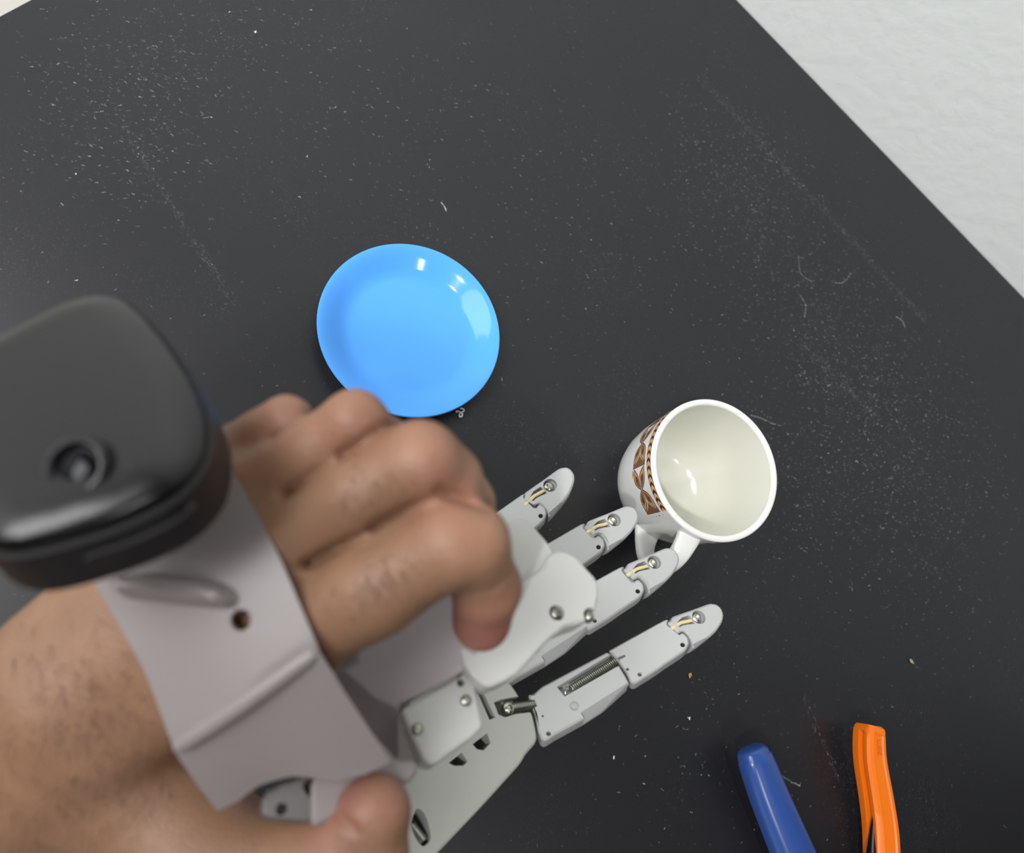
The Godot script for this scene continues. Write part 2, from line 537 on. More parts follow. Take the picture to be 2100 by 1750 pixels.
func print_band(img: Image, x0: float, x1: float) -> void:
	var brown := Color(0.33, 0.17, 0.12); var tan_ := Color(0.76, 0.60, 0.40); var wood := Color(0.50, 0.36, 0.25); var light := Color(0.87, 0.68, 0.45); var white := Color(0.90, 0.90, 0.885)
	# braided strip close under the rim
	img.fill_rect(Rect2i(int(x0), 4, int(x1 - x0), 40), light)
	var x := x0
	while x < x1 - 8:
		fill_poly(img, PackedVector2Array([Vector2(x, 10), Vector2(x + 16, 10), Vector2(x + 34, 26), Vector2(x + 20, 44), Vector2(x + 6, 44), Vector2(x + 18, 26)]), brown)
		x += 36
	img.fill_rect(Rect2i(int(x0), 4, int(x1 - x0), 8), brown)
	img.fill_rect(Rect2i(int(x0), 41, int(x1 - x0), 4), brown)
	# scroll work: pointed leaves around a stem, repeated
	x = x0
	while x < x1 - 40:
		var w := minf(224.0, x1 - x)
		fill_poly(img, PackedVector2Array([Vector2(x, 64), Vector2(x + w * 0.12, 62), Vector2(x + w * 0.3, 120), Vector2(x + w * 0.12, 178), Vector2(x, 190)]), wood)
		for l in [[0.06, 66, 0.55, 128, 28.0], [0.06, 184, 0.55, 132, 28.0], [1.0, 72, 0.52, 126, 30.0], [1.0, 176, 0.52, 134, 30.0]]:
			var a := Vector2(x + w * l[0], l[1]); var b := Vector2(x + w * l[2], l[3])
			fill_poly(img, leaf(a, b, l[4] + 6.0), white)
			fill_poly(img, leaf(a, b, l[4]), brown)
			fill_poly(img, leaf(a.lerp(b, 0.07), b.lerp(a, 0.07), l[4] - 5.0), tan_)
			fill_poly(img, leaf(a.lerp(b, 0.28), b.lerp(a, 0.12), l[4] - 13.0), wood)
			var curl := []
			var mid := a.lerp(b, 0.5)
			for k in 60:
				var t := k / 59.0
				curl.append(mid + Vector2.from_angle(t * 9.0) * (2.0 + 11.0 * t))
			stroke(img, curl, 3, brown)
		fill_poly(img, PackedVector2Array([Vector2(x + w * 0.80, 204), Vector2(x + w * 0.92, 176), Vector2(x + w, 196)]), tan_)
		x += 224

func mug() -> void:
	var c := Vector3(0.2410, TABLE, 0.1406)
	var t := thing("mug", c, "white ceramic mug with a brown patterned band, cream inside, handle hooked by a robot finger", "mug")
	var img := Image.create(2048, 560, false, Image.FORMAT_RGBA8)
	img.fill(Color(0.90, 0.90, 0.885))
	# u runs with the angle from +x towards +z; the handle stands at u 0.45
	print_band(img, 0.535 * 2048, 0.94 * 2048)
	print_band(img, 0.045 * 2048, 0.395 * 2048)
	for k in [[60, 5], [88, 12], [120, 5], [150, 3], [172, 3]]:
		img.fill_rect(Rect2i(1076, k[0], 4, k[1]), Color(0.2, 0.16, 0.14))
	var outer := flat(Color(1, 1, 1), 0.18)
	outer.albedo_texture = ImageTexture.create_from_image(img)
	var prof := [[0.0, 0.002], [0.024, 0.002], [0.0255, 0.0], [0.028, 0.0], [0.0285, 0.003], [0.0325, 0.0085], [0.0370, 0.0165], [0.0400, 0.026], [0.0418, 0.037], [0.0430, 0.050], [0.0437, 0.062], [0.0442, 0.0740]]
	var s := lathe(prof, 128)
	# close over the inside wall so that the shell has its own thickness
	for i in s.uv.size():
		s.uv[i] = Vector2(s.uv[i].x, 1.0 - s.uv[i].y / 0.075)
	var shell := Soup.new()
	shell.add(s)
	# drop the flat lid of the lathe (its upper cap) and run down the inside instead
	var keep := Soup.new()
	for i in range(0, shell.v.size(), 3):
		if shell.v[i].y > 0.0738 and shell.v[i + 1].y > 0.0738 and shell.v[i + 2].y > 0.0738:
			continue
		keep.tri(shell.v[i], shell.v[i + 1], shell.v[i + 2], shell.uv[i], shell.uv[i + 1], shell.uv[i + 2])
	part("body", keep.mesh(50), outer, t, at(c))
	var inner := lathe([[0.0404, 0.0741], [0.0402, 0.070], [0.0396, 0.056], [0.0385, 0.040], [0.0362, 0.026], [0.0325, 0.0155], [0.027, 0.0088], [0.019, 0.0058], [0.009, 0.0050], [0.0, 0.0050]], 128)
	var cup := Soup.new()
	for i in range(0, inner.v.size(), 3):
		if inner.v[i].y > 0.0739 and inner.v[i + 1].y > 0.0739 and inner.v[i + 2].y > 0.0739:
			continue
		cup.tri(inner.v[i], inner.v[i + 2], inner.v[i + 1])
	part("inside_wall", cup.mesh(50), M.mug_in, t, at(c)).set_meta("label", "cream glazed inside of the mug")
	var rim := []
	var rr := [[0.0442, 0.0738], [0.0441, 0.0748], [0.0434, 0.0754], [0.0422, 0.0756], [0.0411, 0.0754], [0.0404, 0.0747], [0.0403, 0.0738], [0.0422, 0.0730]]
	for i in 129:
		var a := TAU * i / 128
		var r := PackedVector3Array()
		for q in rr:
			r.append(Vector3(q[0] * cos(a), q[1], q[0] * sin(a)))
		rim.append(r)
	part("rim", ring_loft(rim, false).mesh(60), M.mug_rim, t, at(c))
	# handle: a flat strap in the upright plane towards -x, a little +z
	var hout := Vector3(-0.945, 0, 0.327)
	var hp := []
	for q in [[0.0405, 0.0655], [0.0475, 0.0650], [0.0560, 0.0620], [0.0620, 0.0560], [0.0645, 0.0475], [0.0625, 0.0385], [0.0565, 0.0300], [0.0480, 0.0235], [0.0410, 0.0205], [0.0350, 0.0190]]:
		hp.append(Vector2(q[0], q[1]))
	hp = spline(hp, 5)
	var rings := []
	for i in hp.size():
		var d: Vector2 = (hp[mini(i + 1, hp.size() - 1)] - hp[maxi(i - 1, 0)]).normalized()
		var nrm := Vector2(-d.y, d.x)
		var f := float(i) / (hp.size() - 1)
		var wide := 0.0062 + 0.0028 * pow(absf(f - 0.45) * 2.0, 3.0)
		var thick := 0.0030 + 0.0012 * pow(absf(f - 0.5) * 2.0, 4.0)
		var r := PackedVector3Array()
		for k in 20:
			var a := TAU * k / 20
			var e := Vector2(signf(cos(a)) * pow(absf(cos(a)), 0.65) * wide, signf(sin(a)) * pow(absf(sin(a)), 0.65) * thick)
			var q: Vector2 = hp[i] + nrm * e.y
			var out := hout.rotated(Vector3.UP, -0.16 * f)
			r.append(out * q.x + Vector3.UP * q.y + Vector3.UP.cross(out) * e.x)
		rings.append(r)
	part("handle", ring_loft(rings).mesh(60), M.mug_rim, t, at(c))

# ------------------------------------------------------------------ tools at the lower edge
func blue_tool() -> void:
	var a := Vector3(0.14113, 0.772, 0.28652)
	var t := thing("hand_tool", a - Vector3(0, 0.022, 0), "tool with a glossy blue plastic handle, its rounded tip raised off the table", "tool", "tool handles at the table's near edge")
	var path := [Vector3(0.14468, 0.772, 0.28363), Vector3(0.14419, 0.772, 0.2844), Vector3(0.14322, 0.772, 0.28596)] + spline([Vector3(0.14152, 0.772, 0.28845), Vector3(0.13932, 0.772, 0.2926), Vector3(0.12919, 0.771, 0.31184), Vector3(0.11426, 0.769, 0.34391), Vector3(0.10038, 0.766, 0.37526), Vector3(0.08039, 0.763, 0.41395)], 5)
	var rings := []
	for i in path.size():
		var d: Vector3 = (path[mini(i + 1, path.size() - 1)] - path[maxi(i - 1, 0)]).normalized()
		var s := d.cross(Vector3.UP).normalized(); var u := s.cross(d)
		var f := float(i) / (path.size() - 1)
		var w := lerpf(0.0098, 0.0148, minf(f * 1.3, 1.0)); var h := lerpf(0.0085, 0.0105, f)
		var end: float = [0.60, 0.85, 0.96, 1.0][mini(i, 3)]
		w *= end; h *= end
		var r := PackedVector3Array()
		for k in 28:
			var g := TAU * k / 28
			var e := Vector2(signf(cos(g)) * pow(absf(cos(g)), 0.8) * w, signf(sin(g)) * pow(absf(sin(g)), 0.8) * h)
			if e.y > 0.0:      # a moulding ridge along the crown
				e.y += 0.0014 * end * exp(-pow((e.x + 0.001) / 0.0016, 2.0))
			r.append(path[i] + s * e.x + u * e.y)
		rings.append(r)
	part("grip", ring_loft(rings).mesh(45), M.blue, t)
	var steel := tube([Vector3(0.08723, 0.764, 0.3998), Vector3(0.06901, 0.762, 0.43529), Vector3(0.05473, 0.76, 0.4572)], [0.006, 0.007, 0.009], 12, 0.6)
	part("shank", steel.mesh(45), M.dark_steel, t)
	part("jaw", tube([Vector3(0.0558, 0.76, 0.45654), Vector3(0.03839, 0.759, 0.47914), Vector3(0.02666, 0.758, 0.49381)], [0.010, 0.008, 0.003], 12, 0.8).mesh(45), M.steel, t)

func orange_tool() -> void:
	var t := thing("hand_tool", Vector3(0.22191, 0.75, 0.37207), "tool with a matte orange channelled plastic handle, right of the blue handle", "tool", "tool handles at the table's near edge")
	var path := [Vector3(0.21434, 0.772, 0.35218), Vector3(0.21395, 0.772, 0.35242), Vector3(0.21289, 0.772, 0.35282)] + spline([Vector3(0.21104, 0.772, 0.35395), Vector3(0.20789, 0.772, 0.3554), Vector3(0.19605, 0.771, 0.36466), Vector3(0.17913, 0.77, 0.38218), Vector3(0.16632, 0.769, 0.39478), Vector3(0.15254, 0.768, 0.40559), Vector3(0.12456, 0.765, 0.42579), Vector3(0.10051, 0.762, 0.44543)], 5)
	# cross-section [across, up], across from left to right; «g» marks the groove floor
	var rings := []
	for i in path.size():
		var d: Vector3 = (path[mini(i + 1, path.size() - 1)] - path[maxi(i - 1, 0)]).normalized()
		var s := Vector3.UP.cross(d).normalized(); var u := d.cross(s)
		var f := float(i) / (path.size() - 1)
		var k := lerpf(1.0, 1.4, clampf(f * 1.5, 0, 1))
		var g := 0.0 if i < 7 else 1.0
		var wide := clampf((f - 0.40) * 2.5, 0.0, 1.0)
		var sec := [[-5.6, -9.6], [-6.2, -8.6], [-6.4, -3.4 - wide], [-6.3 + 3.0 * g, -3.1 - wide], [-6.3 + 3.0 * g, 1.0], [-6.3 + 0.2 * g, 1.5], [-6.3, 4.0], [-5.2, 5.7], [-3.0, 6.3], [-2.2, 6.1 - 0.8 * g], [3.6, 6.1 - 0.8 * g], [4.3, 6.1], [6.0, 5.8], [7.0, 4.4], [7.4, 0.0], [7.0, -8.6], [5.0, -9.8], [-4.4, -9.8]]
		var shrink: float = [0.70, 0.88, 0.97, 1.0][mini(i, 3)]
		var r := PackedVector3Array()
		for q in sec:
			r.append(path[i] + s * q[0] * 0.001 * k * shrink + u * q[1] * 0.001 * shrink)
		rings.append(r)
	var grip := part("grip", ring_loft(rings).mesh(38), M.orange, t)
	var word := TextMesh.new()
	var face := SystemFont.new()
	face.font_names = ["Droid Sans"]
	word.font = face
	word.text = "AUBE"
	word.font_size = 16
	word.pixel_size = 0.00028
	word.depth = 0.0005
	var p0 := Vector3(0.20368, 0.7777, 0.35969)
	var along := (Vector3(0.19376, 0.7772, 0.36999) - Vector3(0.20846, 0.7775, 0.35703)).normalized()
	var up := Vector3.UP
	var across := up.cross(along).normalized()
	part("embossed_word", word, M.orange, grip, Transform3D(along, across, along.cross(across), p0))
	part("shank", tube([Vector3(0.17363, 0.7695, 0.38232), Vector3(0.14682, 0.768, 0.3975), Vector3(0.11831, 0.765, 0.42636), Vector3(0.08507, 0.762, 0.46544)], [0.0004, 0.0036, 0.0032, 0.006], 10, 1.0).mesh(45), M.dark_steel, t)
	part("jaw", tube([Vector3(0.0862, 0.762, 0.46478), Vector3(0.06302, 0.76, 0.48523), Vector3(0.04966, 0.758, 0.49894)], [0.009, 0.008, 0.003], 12, 0.8).mesh(45), M.steel, t)

# ------------------------------------------------------------------ robotic hand
func coil(a: Vector3, b: Vector3, r: float, wire: float, turns: int) -> Soup:
	var d := (b - a).normalized()
	var s := d.cross(Vector3(0.3, 1, 0.2)).normalized(); var u := d.cross(s)
	var pts := []
	var n := turns * 9
	for i in n + 1:
		var g := TAU * i / 9.0
		pts.append(a.lerp(b, float(i) / n) + (s * cos(g) + u * sin(g)) * r)
	return tube(pts, [wire], 5)

func screw(f: Transform3D, p: Vector2, z: float, r: float, called: String, mat: Material, parent: Node3D) -> MeshInstance3D:
	var head := prism(disc(p, r, 18), [[z - r * 0.55, r * 0.45], [z - r * 0.35, r * 0.12], [z, 0.0], [z + 0.002, 0.0]])
	var hex := prism(disc(p, r * 0.48, 6), [[z - r * 0.7, 0.0], [z - r * 0.15, 0.0]])
	return part(called, carve(head, [hex]).mesh(40), mat, parent, f)

# a wedge that planes the lower side of a finger off at a slant, beginning at the line from a to b
func facet(a: Vector2, b: Vector2, slope: float) -> Soup:
	var d := (b - a).normalized()
	var n := Vector2(-d.y, d.x)
	var rings := []
	for p in [a, b]:
		var r := PackedVector3Array()
		for q in [[0.0, 0.0], [0.0, -0.004], [0.02, -0.004], [0.02, 0.02 / slope]]:
			var w: Vector2 = p + n * q[0]
			r.append(Vector3(w.x, w.y, q[1]))
		rings.append(r)
	return ring_loft(rings)

func robotic_hand() -> void:
	var t := thing("robotic_hand", Vector3(0.10, TABLE, 0.21), "white plastic robotic hand with four jointed fingers reaching for the mug", "robotic hand")
	# outlines of one finger, in the frame of the finger's own joint (x to the tip, y to the thumb side, z into the finger)
	var f4d := Transform3D(Vector3(0.7976, 0.05599, 0.60058), Vector3(-0.57679, 0.36215, 0.73223), Vector3(-0.1765, -0.93044, 0.32115), Vector3(0.13831, 0.84581, 0.16406))
	var tip := rounded(PackedVector2Array([Vector2(0.00298, -0.00645), Vector2(0.01576, -0.00731), Vector2(0.02799, -0.00839), Vector2(0.03178, -0.00664), Vector2(0.03298, -0.00349), Vector2(0.0324, 0.00007), Vector2(0.02937, 0.00355), Vector2(0.02384, 0.00719), Vector2(0.01859, 0.00919), Vector2(0.01004, 0.01194), Vector2(0.00644, 0.01264), Vector2(0.00767, 0.00947), Vector2(0.0077, 0.0057), Vector2(0.00578, 0.00223), Vector2(0.00194, 0.00347), Vector2(-0.00107, -0.0041), Vector2(0.00152, -0.00458)]), 0.0020, 4)
	var tip_slot := PackedVector2Array([Vector2(0.00377, -0.00238), Vector2(0.00775, -0.00446), Vector2(0.0124, -0.00474), Vector2(0.01349, -0.00197), Vector2(0.01349, 0.00053), Vector2(0.00987, -0.00007), Vector2(0.00668, -0.00029), Vector2(0.00434, 0.00024)])
	var ring_at := Vector2(0.01654, -0.00263)
	var t0 := Vector2(-0.00053, -0.00013)
	var t1 := Vector2(0.00604, -0.0021)
	var t2 := Vector2(0.01575, -0.00226)
	var f4m := Transform3D(Vector3(0.9206, 0.17441, 0.3494), Vector3(-0.38944, 0.47626, 0.78836), Vector3(-0.02891, -0.86183, 0.50637), Vector3(0.10683, 0.83985, 0.15211))
	var mid := rounded(PackedVector2Array([Vector2(-0.00107, -0.00748), Vector2(0.01456, -0.00703), Vector2(0.03068, -0.00645), Vector2(0.03346, -0.00636), Vector2(0.03583, -0.00527), Vector2(0.03346, -0.00417), Vector2(0.03434, 0.00408), Vector2(0.03784, 0.00401), Vector2(0.03865, 0.00756), Vector2(0.03725, 0.01068), Vector2(0.03393, 0.01261), Vector2(0.03018, 0.01308), Vector2(0.02015, 0.01335), Vector2(0.01625, 0.01368), Vector2(0.00917, 0.01385), Vector2(0.00081, 0.0138), Vector2(-0.00068, 0.01207), Vector2(0.00034, 0.0075), Vector2(0.00013, -0.002)]), 0.0010, 3)
	var pin_at := Vector2(0.0336, 0.00972)
	var hole_a := Vector2(0.00183, 0.00577)
	var hole_b := Vector2(0.00562, 0.01118)
	var notch := PackedVector2Array([Vector2(-0.00031, -0.00225), Vector2(0.00482, -0.00131), Vector2(0.00468, -0.0002), Vector2(0.00028, -0.00042)])
	var f4p := Transform3D(Vector3(0.93661, 0.05735, 0.34564), Vector3(-0.32758, 0.49333, 0.8058), Vector3(-0.12431, -0.86795, 0.48084), Vector3(0.05825, 0.83687, 0.13419))
	var low := rounded(PackedVector2Array([Vector2(0.0031, -0.01119), Vector2(0.00551, -0.00993), Vector2(0.01147, -0.01081), Vector2(0.05053, -0.00739), Vector2(0.05144, -0.00151), Vector2(0.05043, 0.00913), Vector2(0.0496, 0.01218), Vector2(0.03206, 0.01434), Vector2(0.01907, 0.01394), Vector2(0.00638, 0.01272), Vector2(0.00424, 0.01244), Vector2(-0.00231, 0.01231), Vector2(-0.00379, 0.01028), Vector2(-0.0026, 0.00557), Vector2(0.00059, -0.00131), Vector2(0.00155, -0.00754)]), 0.0010, 3)
	var low_slot := PackedVector2Array([Vector2(0.01744, -0.00639), Vector2(0.01791, -0.00022), Vector2(0.0516, 0.00198), Vector2(0.05204, -0.00517)])
	var plug_at := Vector2(0.01934, 0.00618)
	var hole_c := Vector2(0.00084, 0.01025)
	var hole_d := Vector2(0.00318, 0.00176)
	var coil_a := Vector2(0.02354, -0.00217)
	var coil_b := Vector2(0.05144, -0.00151)
	var deep := [[0.0, 0.0009], [0.0006, 0.0003], [0.0014, 0.0], [0.0095, 0.0], [0.0150, 0.0016]]
	var tip_mesh := carve(prism(tip, [[0.0, 0.0012], [0.0007, 0.0003], [0.0016, 0.0], [0.0085, 0.0], [0.0135, 0.0016]]), [facet(Vector2(0.00759, 0.01026), Vector2(0.02426, 0.00757), 0.5), prism(tip_slot, [[-0.002, 0.0], [0.0045, 0.0]]), prism(disc(ring_at + Vector2(0.0009, 0.0002), 0.0038, 20), [[-0.002, 0.0], [0.0035, 0.0]])]).mesh(35)
	var mid_mesh := carve(prism(mid, deep), [prism(disc(pin_at, 0.0013, 12), [[-0.002, 0.0], [0.004, 0.0]]), prism(disc(hole_a, 0.0008, 10), [[-0.002, 0.0], [0.004, 0.0]]), prism(disc(hole_b, 0.0011, 10), [[-0.002, 0.0], [0.004, 0.0]]), prism(notch, [[-0.002, 0.0], [0.003, 0.0]])]).mesh(35)
	var low_mesh := carve(prism(low, [[0.0, 0.0011], [0.0006, 0.0003], [0.0014, 0.0], [0.0105, 0.0], [0.0165, 0.0016]]), [facet(Vector2(0.01982, 0.01047), Vector2(0.05306, 0.01141), 0.55), prism(low_slot, [[-0.002, 0.0], [0.0065, 0.0]]), prism(disc(plug_at, 0.0023, 16), [[-0.002, 0.0], [0.0012, 0.0]]), prism(disc(hole_c, 0.0012, 10), [[-0.002, 0.0], [0.004, 0.0]]), prism(disc(hole_d, 0.0006, 8), [[-0.002, 0.0], [0.004, 0.0]])]).mesh(35)
	var frames := [
		[Transform3D(Vector3(0.95569, 0.00168, 0.29437), Vector3(-0.28119, 0.30109, 0.91119), Vector3(-0.0871, -0.95359, 0.28822), Vector3(0.07095, 0.82234, 0.04684)), Transform3D(Vector3(0.96802, 0.15966, 0.19349), Vector3(-0.23649, 0.32354, 0.91619), Vector3(0.08368, -0.93265, 0.35095), Vector3(0.10901, 0.82241, 0.05856)), Transform3D(Vector3(0.94256, 0.15655, 0.29507), Vector3(-0.32924, 0.28639, 0.89977), Vector3(0.05635, -0.94524, 0.32148), Vector3(0.13937, 0.82742, 0.06463))],
		[Transform3D(Vector3(0.95309, 0.05162, 0.29827), Vector3(-0.2961, 0.36369, 0.88321), Vector3(-0.06289, -0.93009, 0.36191), Vector3(0.07505, 0.82645, 0.07597)), Transform3D(Vector3(0.93977, 0.17385, 0.29428), Vector3(-0.33855, 0.35515, 0.87135), Vector3(0.04697, -0.9185, 0.39262), Vector3(0.11796, 0.82878, 0.08939)), Transform3D(Vector3(0.85026, 0.05706, 0.52325), Vector3(-0.51895, 0.25704, 0.81524), Vector3(-0.08798, -0.96471, 0.24817), Vector3(0.14953, 0.83462, 0.09928))],
		[Transform3D(Vector3(0.94605, 0.16229, 0.28043), Vector3(-0.32354, 0.42681, 0.84448), Vector3(0.01736, -0.88966, 0.4563), Vector3(0.06686, 0.82945, 0.10368)), Transform3D(Vector3(0.92765, 0.17594, 0.32941), Vector3(-0.37326, 0.40841, 0.83299), Vector3(0.01202, -0.89568, 0.44453), Vector3(0.11224, 0.83724, 0.11713)), Transform3D(Vector3(0.84266, 0.0711, 0.53373), Vector3(-0.52602, 0.32042, 0.7878), Vector3(-0.11501, -0.9446, 0.3074), Vector3(0.14396, 0.84326, 0.1284))],
		[f4p, f4m, f4d]]
	for f in frames:
		var p := part("proximal_segment", low_mesh, M.white, t, f[0])
		part("spring", coil(Vector3(coil_a.x, coil_a.y, 0.0030), Vector3(coil_b.x, coil_b.y, 0.0030), 0.0021, 0.00035, 26).mesh(60), M.steel, p, f[0])
		part("spring_hook", tube([Vector3(coil_a.x - 0.0045, coil_a.y + 0.001, 0.0035), Vector3(coil_a.x - 0.003, coil_a.y - 0.001, 0.0022), Vector3(coil_a.x - 0.0012, coil_a.y + 0.0012, 0.0024), Vector3(coil_a.x, coil_a.y, 0.003)], [0.0004], 6).mesh(60), M.steel, p, f[0])
		var m := part("middle_segment", mid_mesh, M.white, t, f[1])
		part("hinge_pin", prism(disc(pin_at, 0.0011, 12), [[0.0008, 0.0003], [0.0011, 0.0], [0.003, 0.0]]).mesh(40), M.dark_steel, m, f[1])
		var d := part("fingertip", tip_mesh, M.white, t, f[2])
		part("tendon", tube(spline([Vector3(t0.x, t0.y, 0.0008), Vector3(t1.x, t1.y, 0.0012), Vector3(lerpf(t1.x, t2.x, 0.5), lerpf(t1.y, t2.y, 0.4), 0.0018), Vector3(t2.x, t2.y, 0.0022)], 4), [0.0010, 0.0013, 0.0010, 0.0012, 0.0010], 8).mesh(60), M.cream, d, f[2])
		screw(f[2], ring_at, 0.0016, 0.0029, "screw", M.steel, d)
	# palm: the flat shell behind the fingers
	var pf := Transform3D(Vector3(0.896, -0.26013, 0.3599), Vector3(-0.30576, 0.22633, 0.92482), Vector3(-0.32202, -0.93867, 0.12325), Vector3(0.02726, 0.84661, 0.12423))
	var shell := rounded(PackedVector2Array([Vector2(0.03193, -0.02943), Vector2(0.03235, -0.0142), Vector2(0.03359, -0.00498), Vector2(0.03099, 0.00126), Vector2(0.02784, 0.00728), Vector2(0.01806, 0.00869), Vector2(0.01452, 0.01029), Vector2(-0.01015, 0.01377), Vector2(-0.04137, 0.01742), Vector2(-0.07348, 0.0217), Vector2(-0.09389, 0.02217), Vector2(-0.10275, 0.00402), Vector2(-0.07073, -0.01837), Vector2(-0.03708, -0.03329), Vector2(-0.01119, -0.03492), Vector2(0.01443, -0.03705)]), 0.0035, 4)
	var cut := [
		prism(PackedVector2Array([Vector2(-0.0023, -0.00978), Vector2(0.00698, -0.00988), Vector2(0.00586, -0.00543), Vector2(0.00086, -0.0045), Vector2(-0.00169, -0.00686)]), [[-0.003, 0.0], [0.03, 0.0]]),
		prism(PackedVector2Array([Vector2(-0.01688, -0.00955), Vector2(-0.00893, -0.00968), Vector2(-0.00868, -0.00504), Vector2(-0.01138, -0.00455), Vector2(-0.01519, -0.007)]), [[-0.003, 0.0], [0.03, 0.0]]),
		prism(PackedVector2Array([Vector2(0.01444, -0.03133), Vector2(0.01694, -0.0304), Vector2(0.01493, -0.01337), Vector2(0.01163, -0.01406)]), [[-0.003, 0.0], [0.012, 0.0]]),
		prism(PackedVector2Array([Vector2(0.01852, -0.01946), Vector2(0.02227, -0.01884), Vector2(0.03611, -0.01334), Vector2(0.03963, -0.0082), Vector2(0.03466, -0.0046), Vector2(0.02525, -0.00895), Vector2(0.01935, -0.01067), Vector2(0.01707, -0.01365)]), [[-0.003, 0.0], [0.009, 0.0]]),
		prism(rounded(PackedVector2Array([Vector2(-0.0391, -0.00271), Vector2(-0.03754, 0.00179), Vector2(-0.04003, 0.01031), Vector2(-0.04247, 0.01199), Vector2(-0.04634, 0.01152), Vector2(-0.04626, 0.00268), Vector2(-0.043, -0.00075)]), 0.004, 4), [[-0.003, 0.0], [0.014, 0.0]])]
	var palm := part("palm_shell", carve(prism(shell, [[0.0, 0.0012], [0.0006, 0.0003], [0.0016, 0.0], [0.016, 0.0], [0.020, 0.004]]), cut).mesh(35), M.palm, t, pf)
	var sa := Vector2(0.02484, -0.01271)
	var sb := Vector2(0.03811, -0.00718)
	part("spring", coil(Vector3(sa.x, sa.y, 0.0015), Vector3(sb.x, sb.y, 0.0022), 0.0022, 0.00036, 15).mesh(60), M.steel, palm, pf)
	screw(pf, Vector2(0.02393, -0.01325), 0.0006, 0.0032, "screw", M.steel, palm)
	var ca := Vector2(-0.04386, 0.00297)
	var cb := Vector2(-0.04335, 0.01094)
	part("pin", tube([Vector3(ca.x, ca.y, 0.007), Vector3(cb.x, cb.y, 0.004)], [0.0030, 0.0030], 12).mesh(40), M.steel, palm, pf)
	# block under the cover that carries the three inner fingers
	var cf := Transform3D(Vector3(0.92596, 0.23897, 0.29239), Vector3(-0.34425, 0.21591, 0.91372), Vector3(0.15522, -0.94672, 0.28219), Vector3(0.06138, 0.8233, 0.08394))
	part("finger_mount", prism(rounded(PackedVector2Array([Vector2(-0.01248, -0.03899), Vector2(0.0104, -0.0383), Vector2(0.02128, -0.01406), Vector2(0.02451, 0.01215), Vector2(0.01425, 0.02662), Vector2(-0.01608, 0.02292), Vector2(-0.05136, 0.01717), Vector2(-0.05727, -0.00758)]), 0.003, 3), [[0.0, 0.001], [0.001, 0.0], [0.016, 0.0], [0.018, 0.002]]).mesh(35), M.white, t, cf)
	# knuckle cover: two raised plates close to the camera, over the finger roots
	var kf := Transform3D(Vector3(0.93188, -0.10433, 0.34744), Vector3(-0.32011, 0.21406, 0.92288), Vector3(-0.17066, -0.97123, 0.16608), Vector3(0.08225, 0.93437, 0.07233))
	var upper := rounded(PackedVector2Array([Vector2(-0.03306, -0.03338), Vector2(-0.00979, -0.03092), Vector2(-0.00269, -0.03016), Vector2(0.00699, -0.02788), Vector2(0.00907, -0.02586), Vector2(0.01046, -0.01793), Vector2(0.01115, -0.01364), Vector2(0.01114, -0.00499), Vector2(-0.00153, 0.01211), Vector2(-0.02544, 0.01271), Vector2(-0.04265, 0.00252)]), 0.002, 4)
	part("knuckle_cover", prism(upper, [[0.0, 0.0012], [0.0005, 0.0004], [0.0014, 0.0], [0.016, 0.0], [0.018, 0.002]]).mesh(35), M.cover, t, kf)
	var kg := Transform3D(Vector3(0.93677, -0.10188, 0.33477), Vector3(-0.30227, 0.24644, 0.92081), Vector3(-0.17632, -0.96379, 0.20007), Vector3(0.0735, 0.94071, 0.07631))
	var lower := rounded(PackedVector2Array([Vector2(0.00841, -0.0137), Vector2(0.01477, -0.01686), Vector2(0.01949, -0.01579), Vector2(0.02369, -0.01133), Vector2(0.02448, -0.00422), Vector2(0.02536, 0.00174), Vector2(0.02277, 0.00585), Vector2(0.01617, 0.0114), Vector2(0.00932, 0.0118), Vector2(0.00267, 0.00906), Vector2(-0.0055, 0.00974), Vector2(-0.0231, 0.01317), Vector2(-0.02974, 0.01269), Vector2(-0.03511, 0.01122), Vector2(-0.0372, 0.00662), Vector2(-0.03811, 0.00023), Vector2(-0.03406, -0.01217), Vector2(-0.02457, -0.01675), Vector2(-0.00977, -0.01223)]), 0.003, 4)
	var body := prism(lower, [[0.0, 0.0012], [0.0005, 0.0004], [0.0014, 0.0], [0.013, 0.0]])
	var kp := part("knuckle_cover", carve(body, [prism(disc(Vector2(0.00285, 0.0032), 0.0030, 18), [[-0.003, 0.0], [0.006, 0.0]]), prism(disc(Vector2(0.014, 0.01096), 0.0030, 18), [[-0.003, 0.0], [0.006, 0.0]])]).mesh(35), M.cover, t, kg)
	screw(kg, Vector2(0.00291, 0.00281), 0.0022, 0.0021, "screw", M.steel, kp)
	screw(kg, Vector2(0.01412, 0.01082), 0.0022, 0.0021, "screw", M.steel, kp)
	# mounting block with its screws
	var bf := Transform3D(Vector3(0.92948, -0.1031, 0.35417), Vector3(-0.3143, 0.28122, 0.90672), Vector3(-0.19308, -0.95409, 0.22898), Vector3(0.01952, 0.94171, 0.0693))
	var face := rounded(PackedVector2Array([Vector2(-0.0097, -0.00941), Vector2(0.01797, -0.00845), Vector2(0.01861, -0.00587), Vector2(0.01182, 0.0106), Vector2(0.00596, 0.01137), Vector2(-0.00912, 0.01147), Vector2(-0.01177, 0.00834)]), 0.0016, 4)
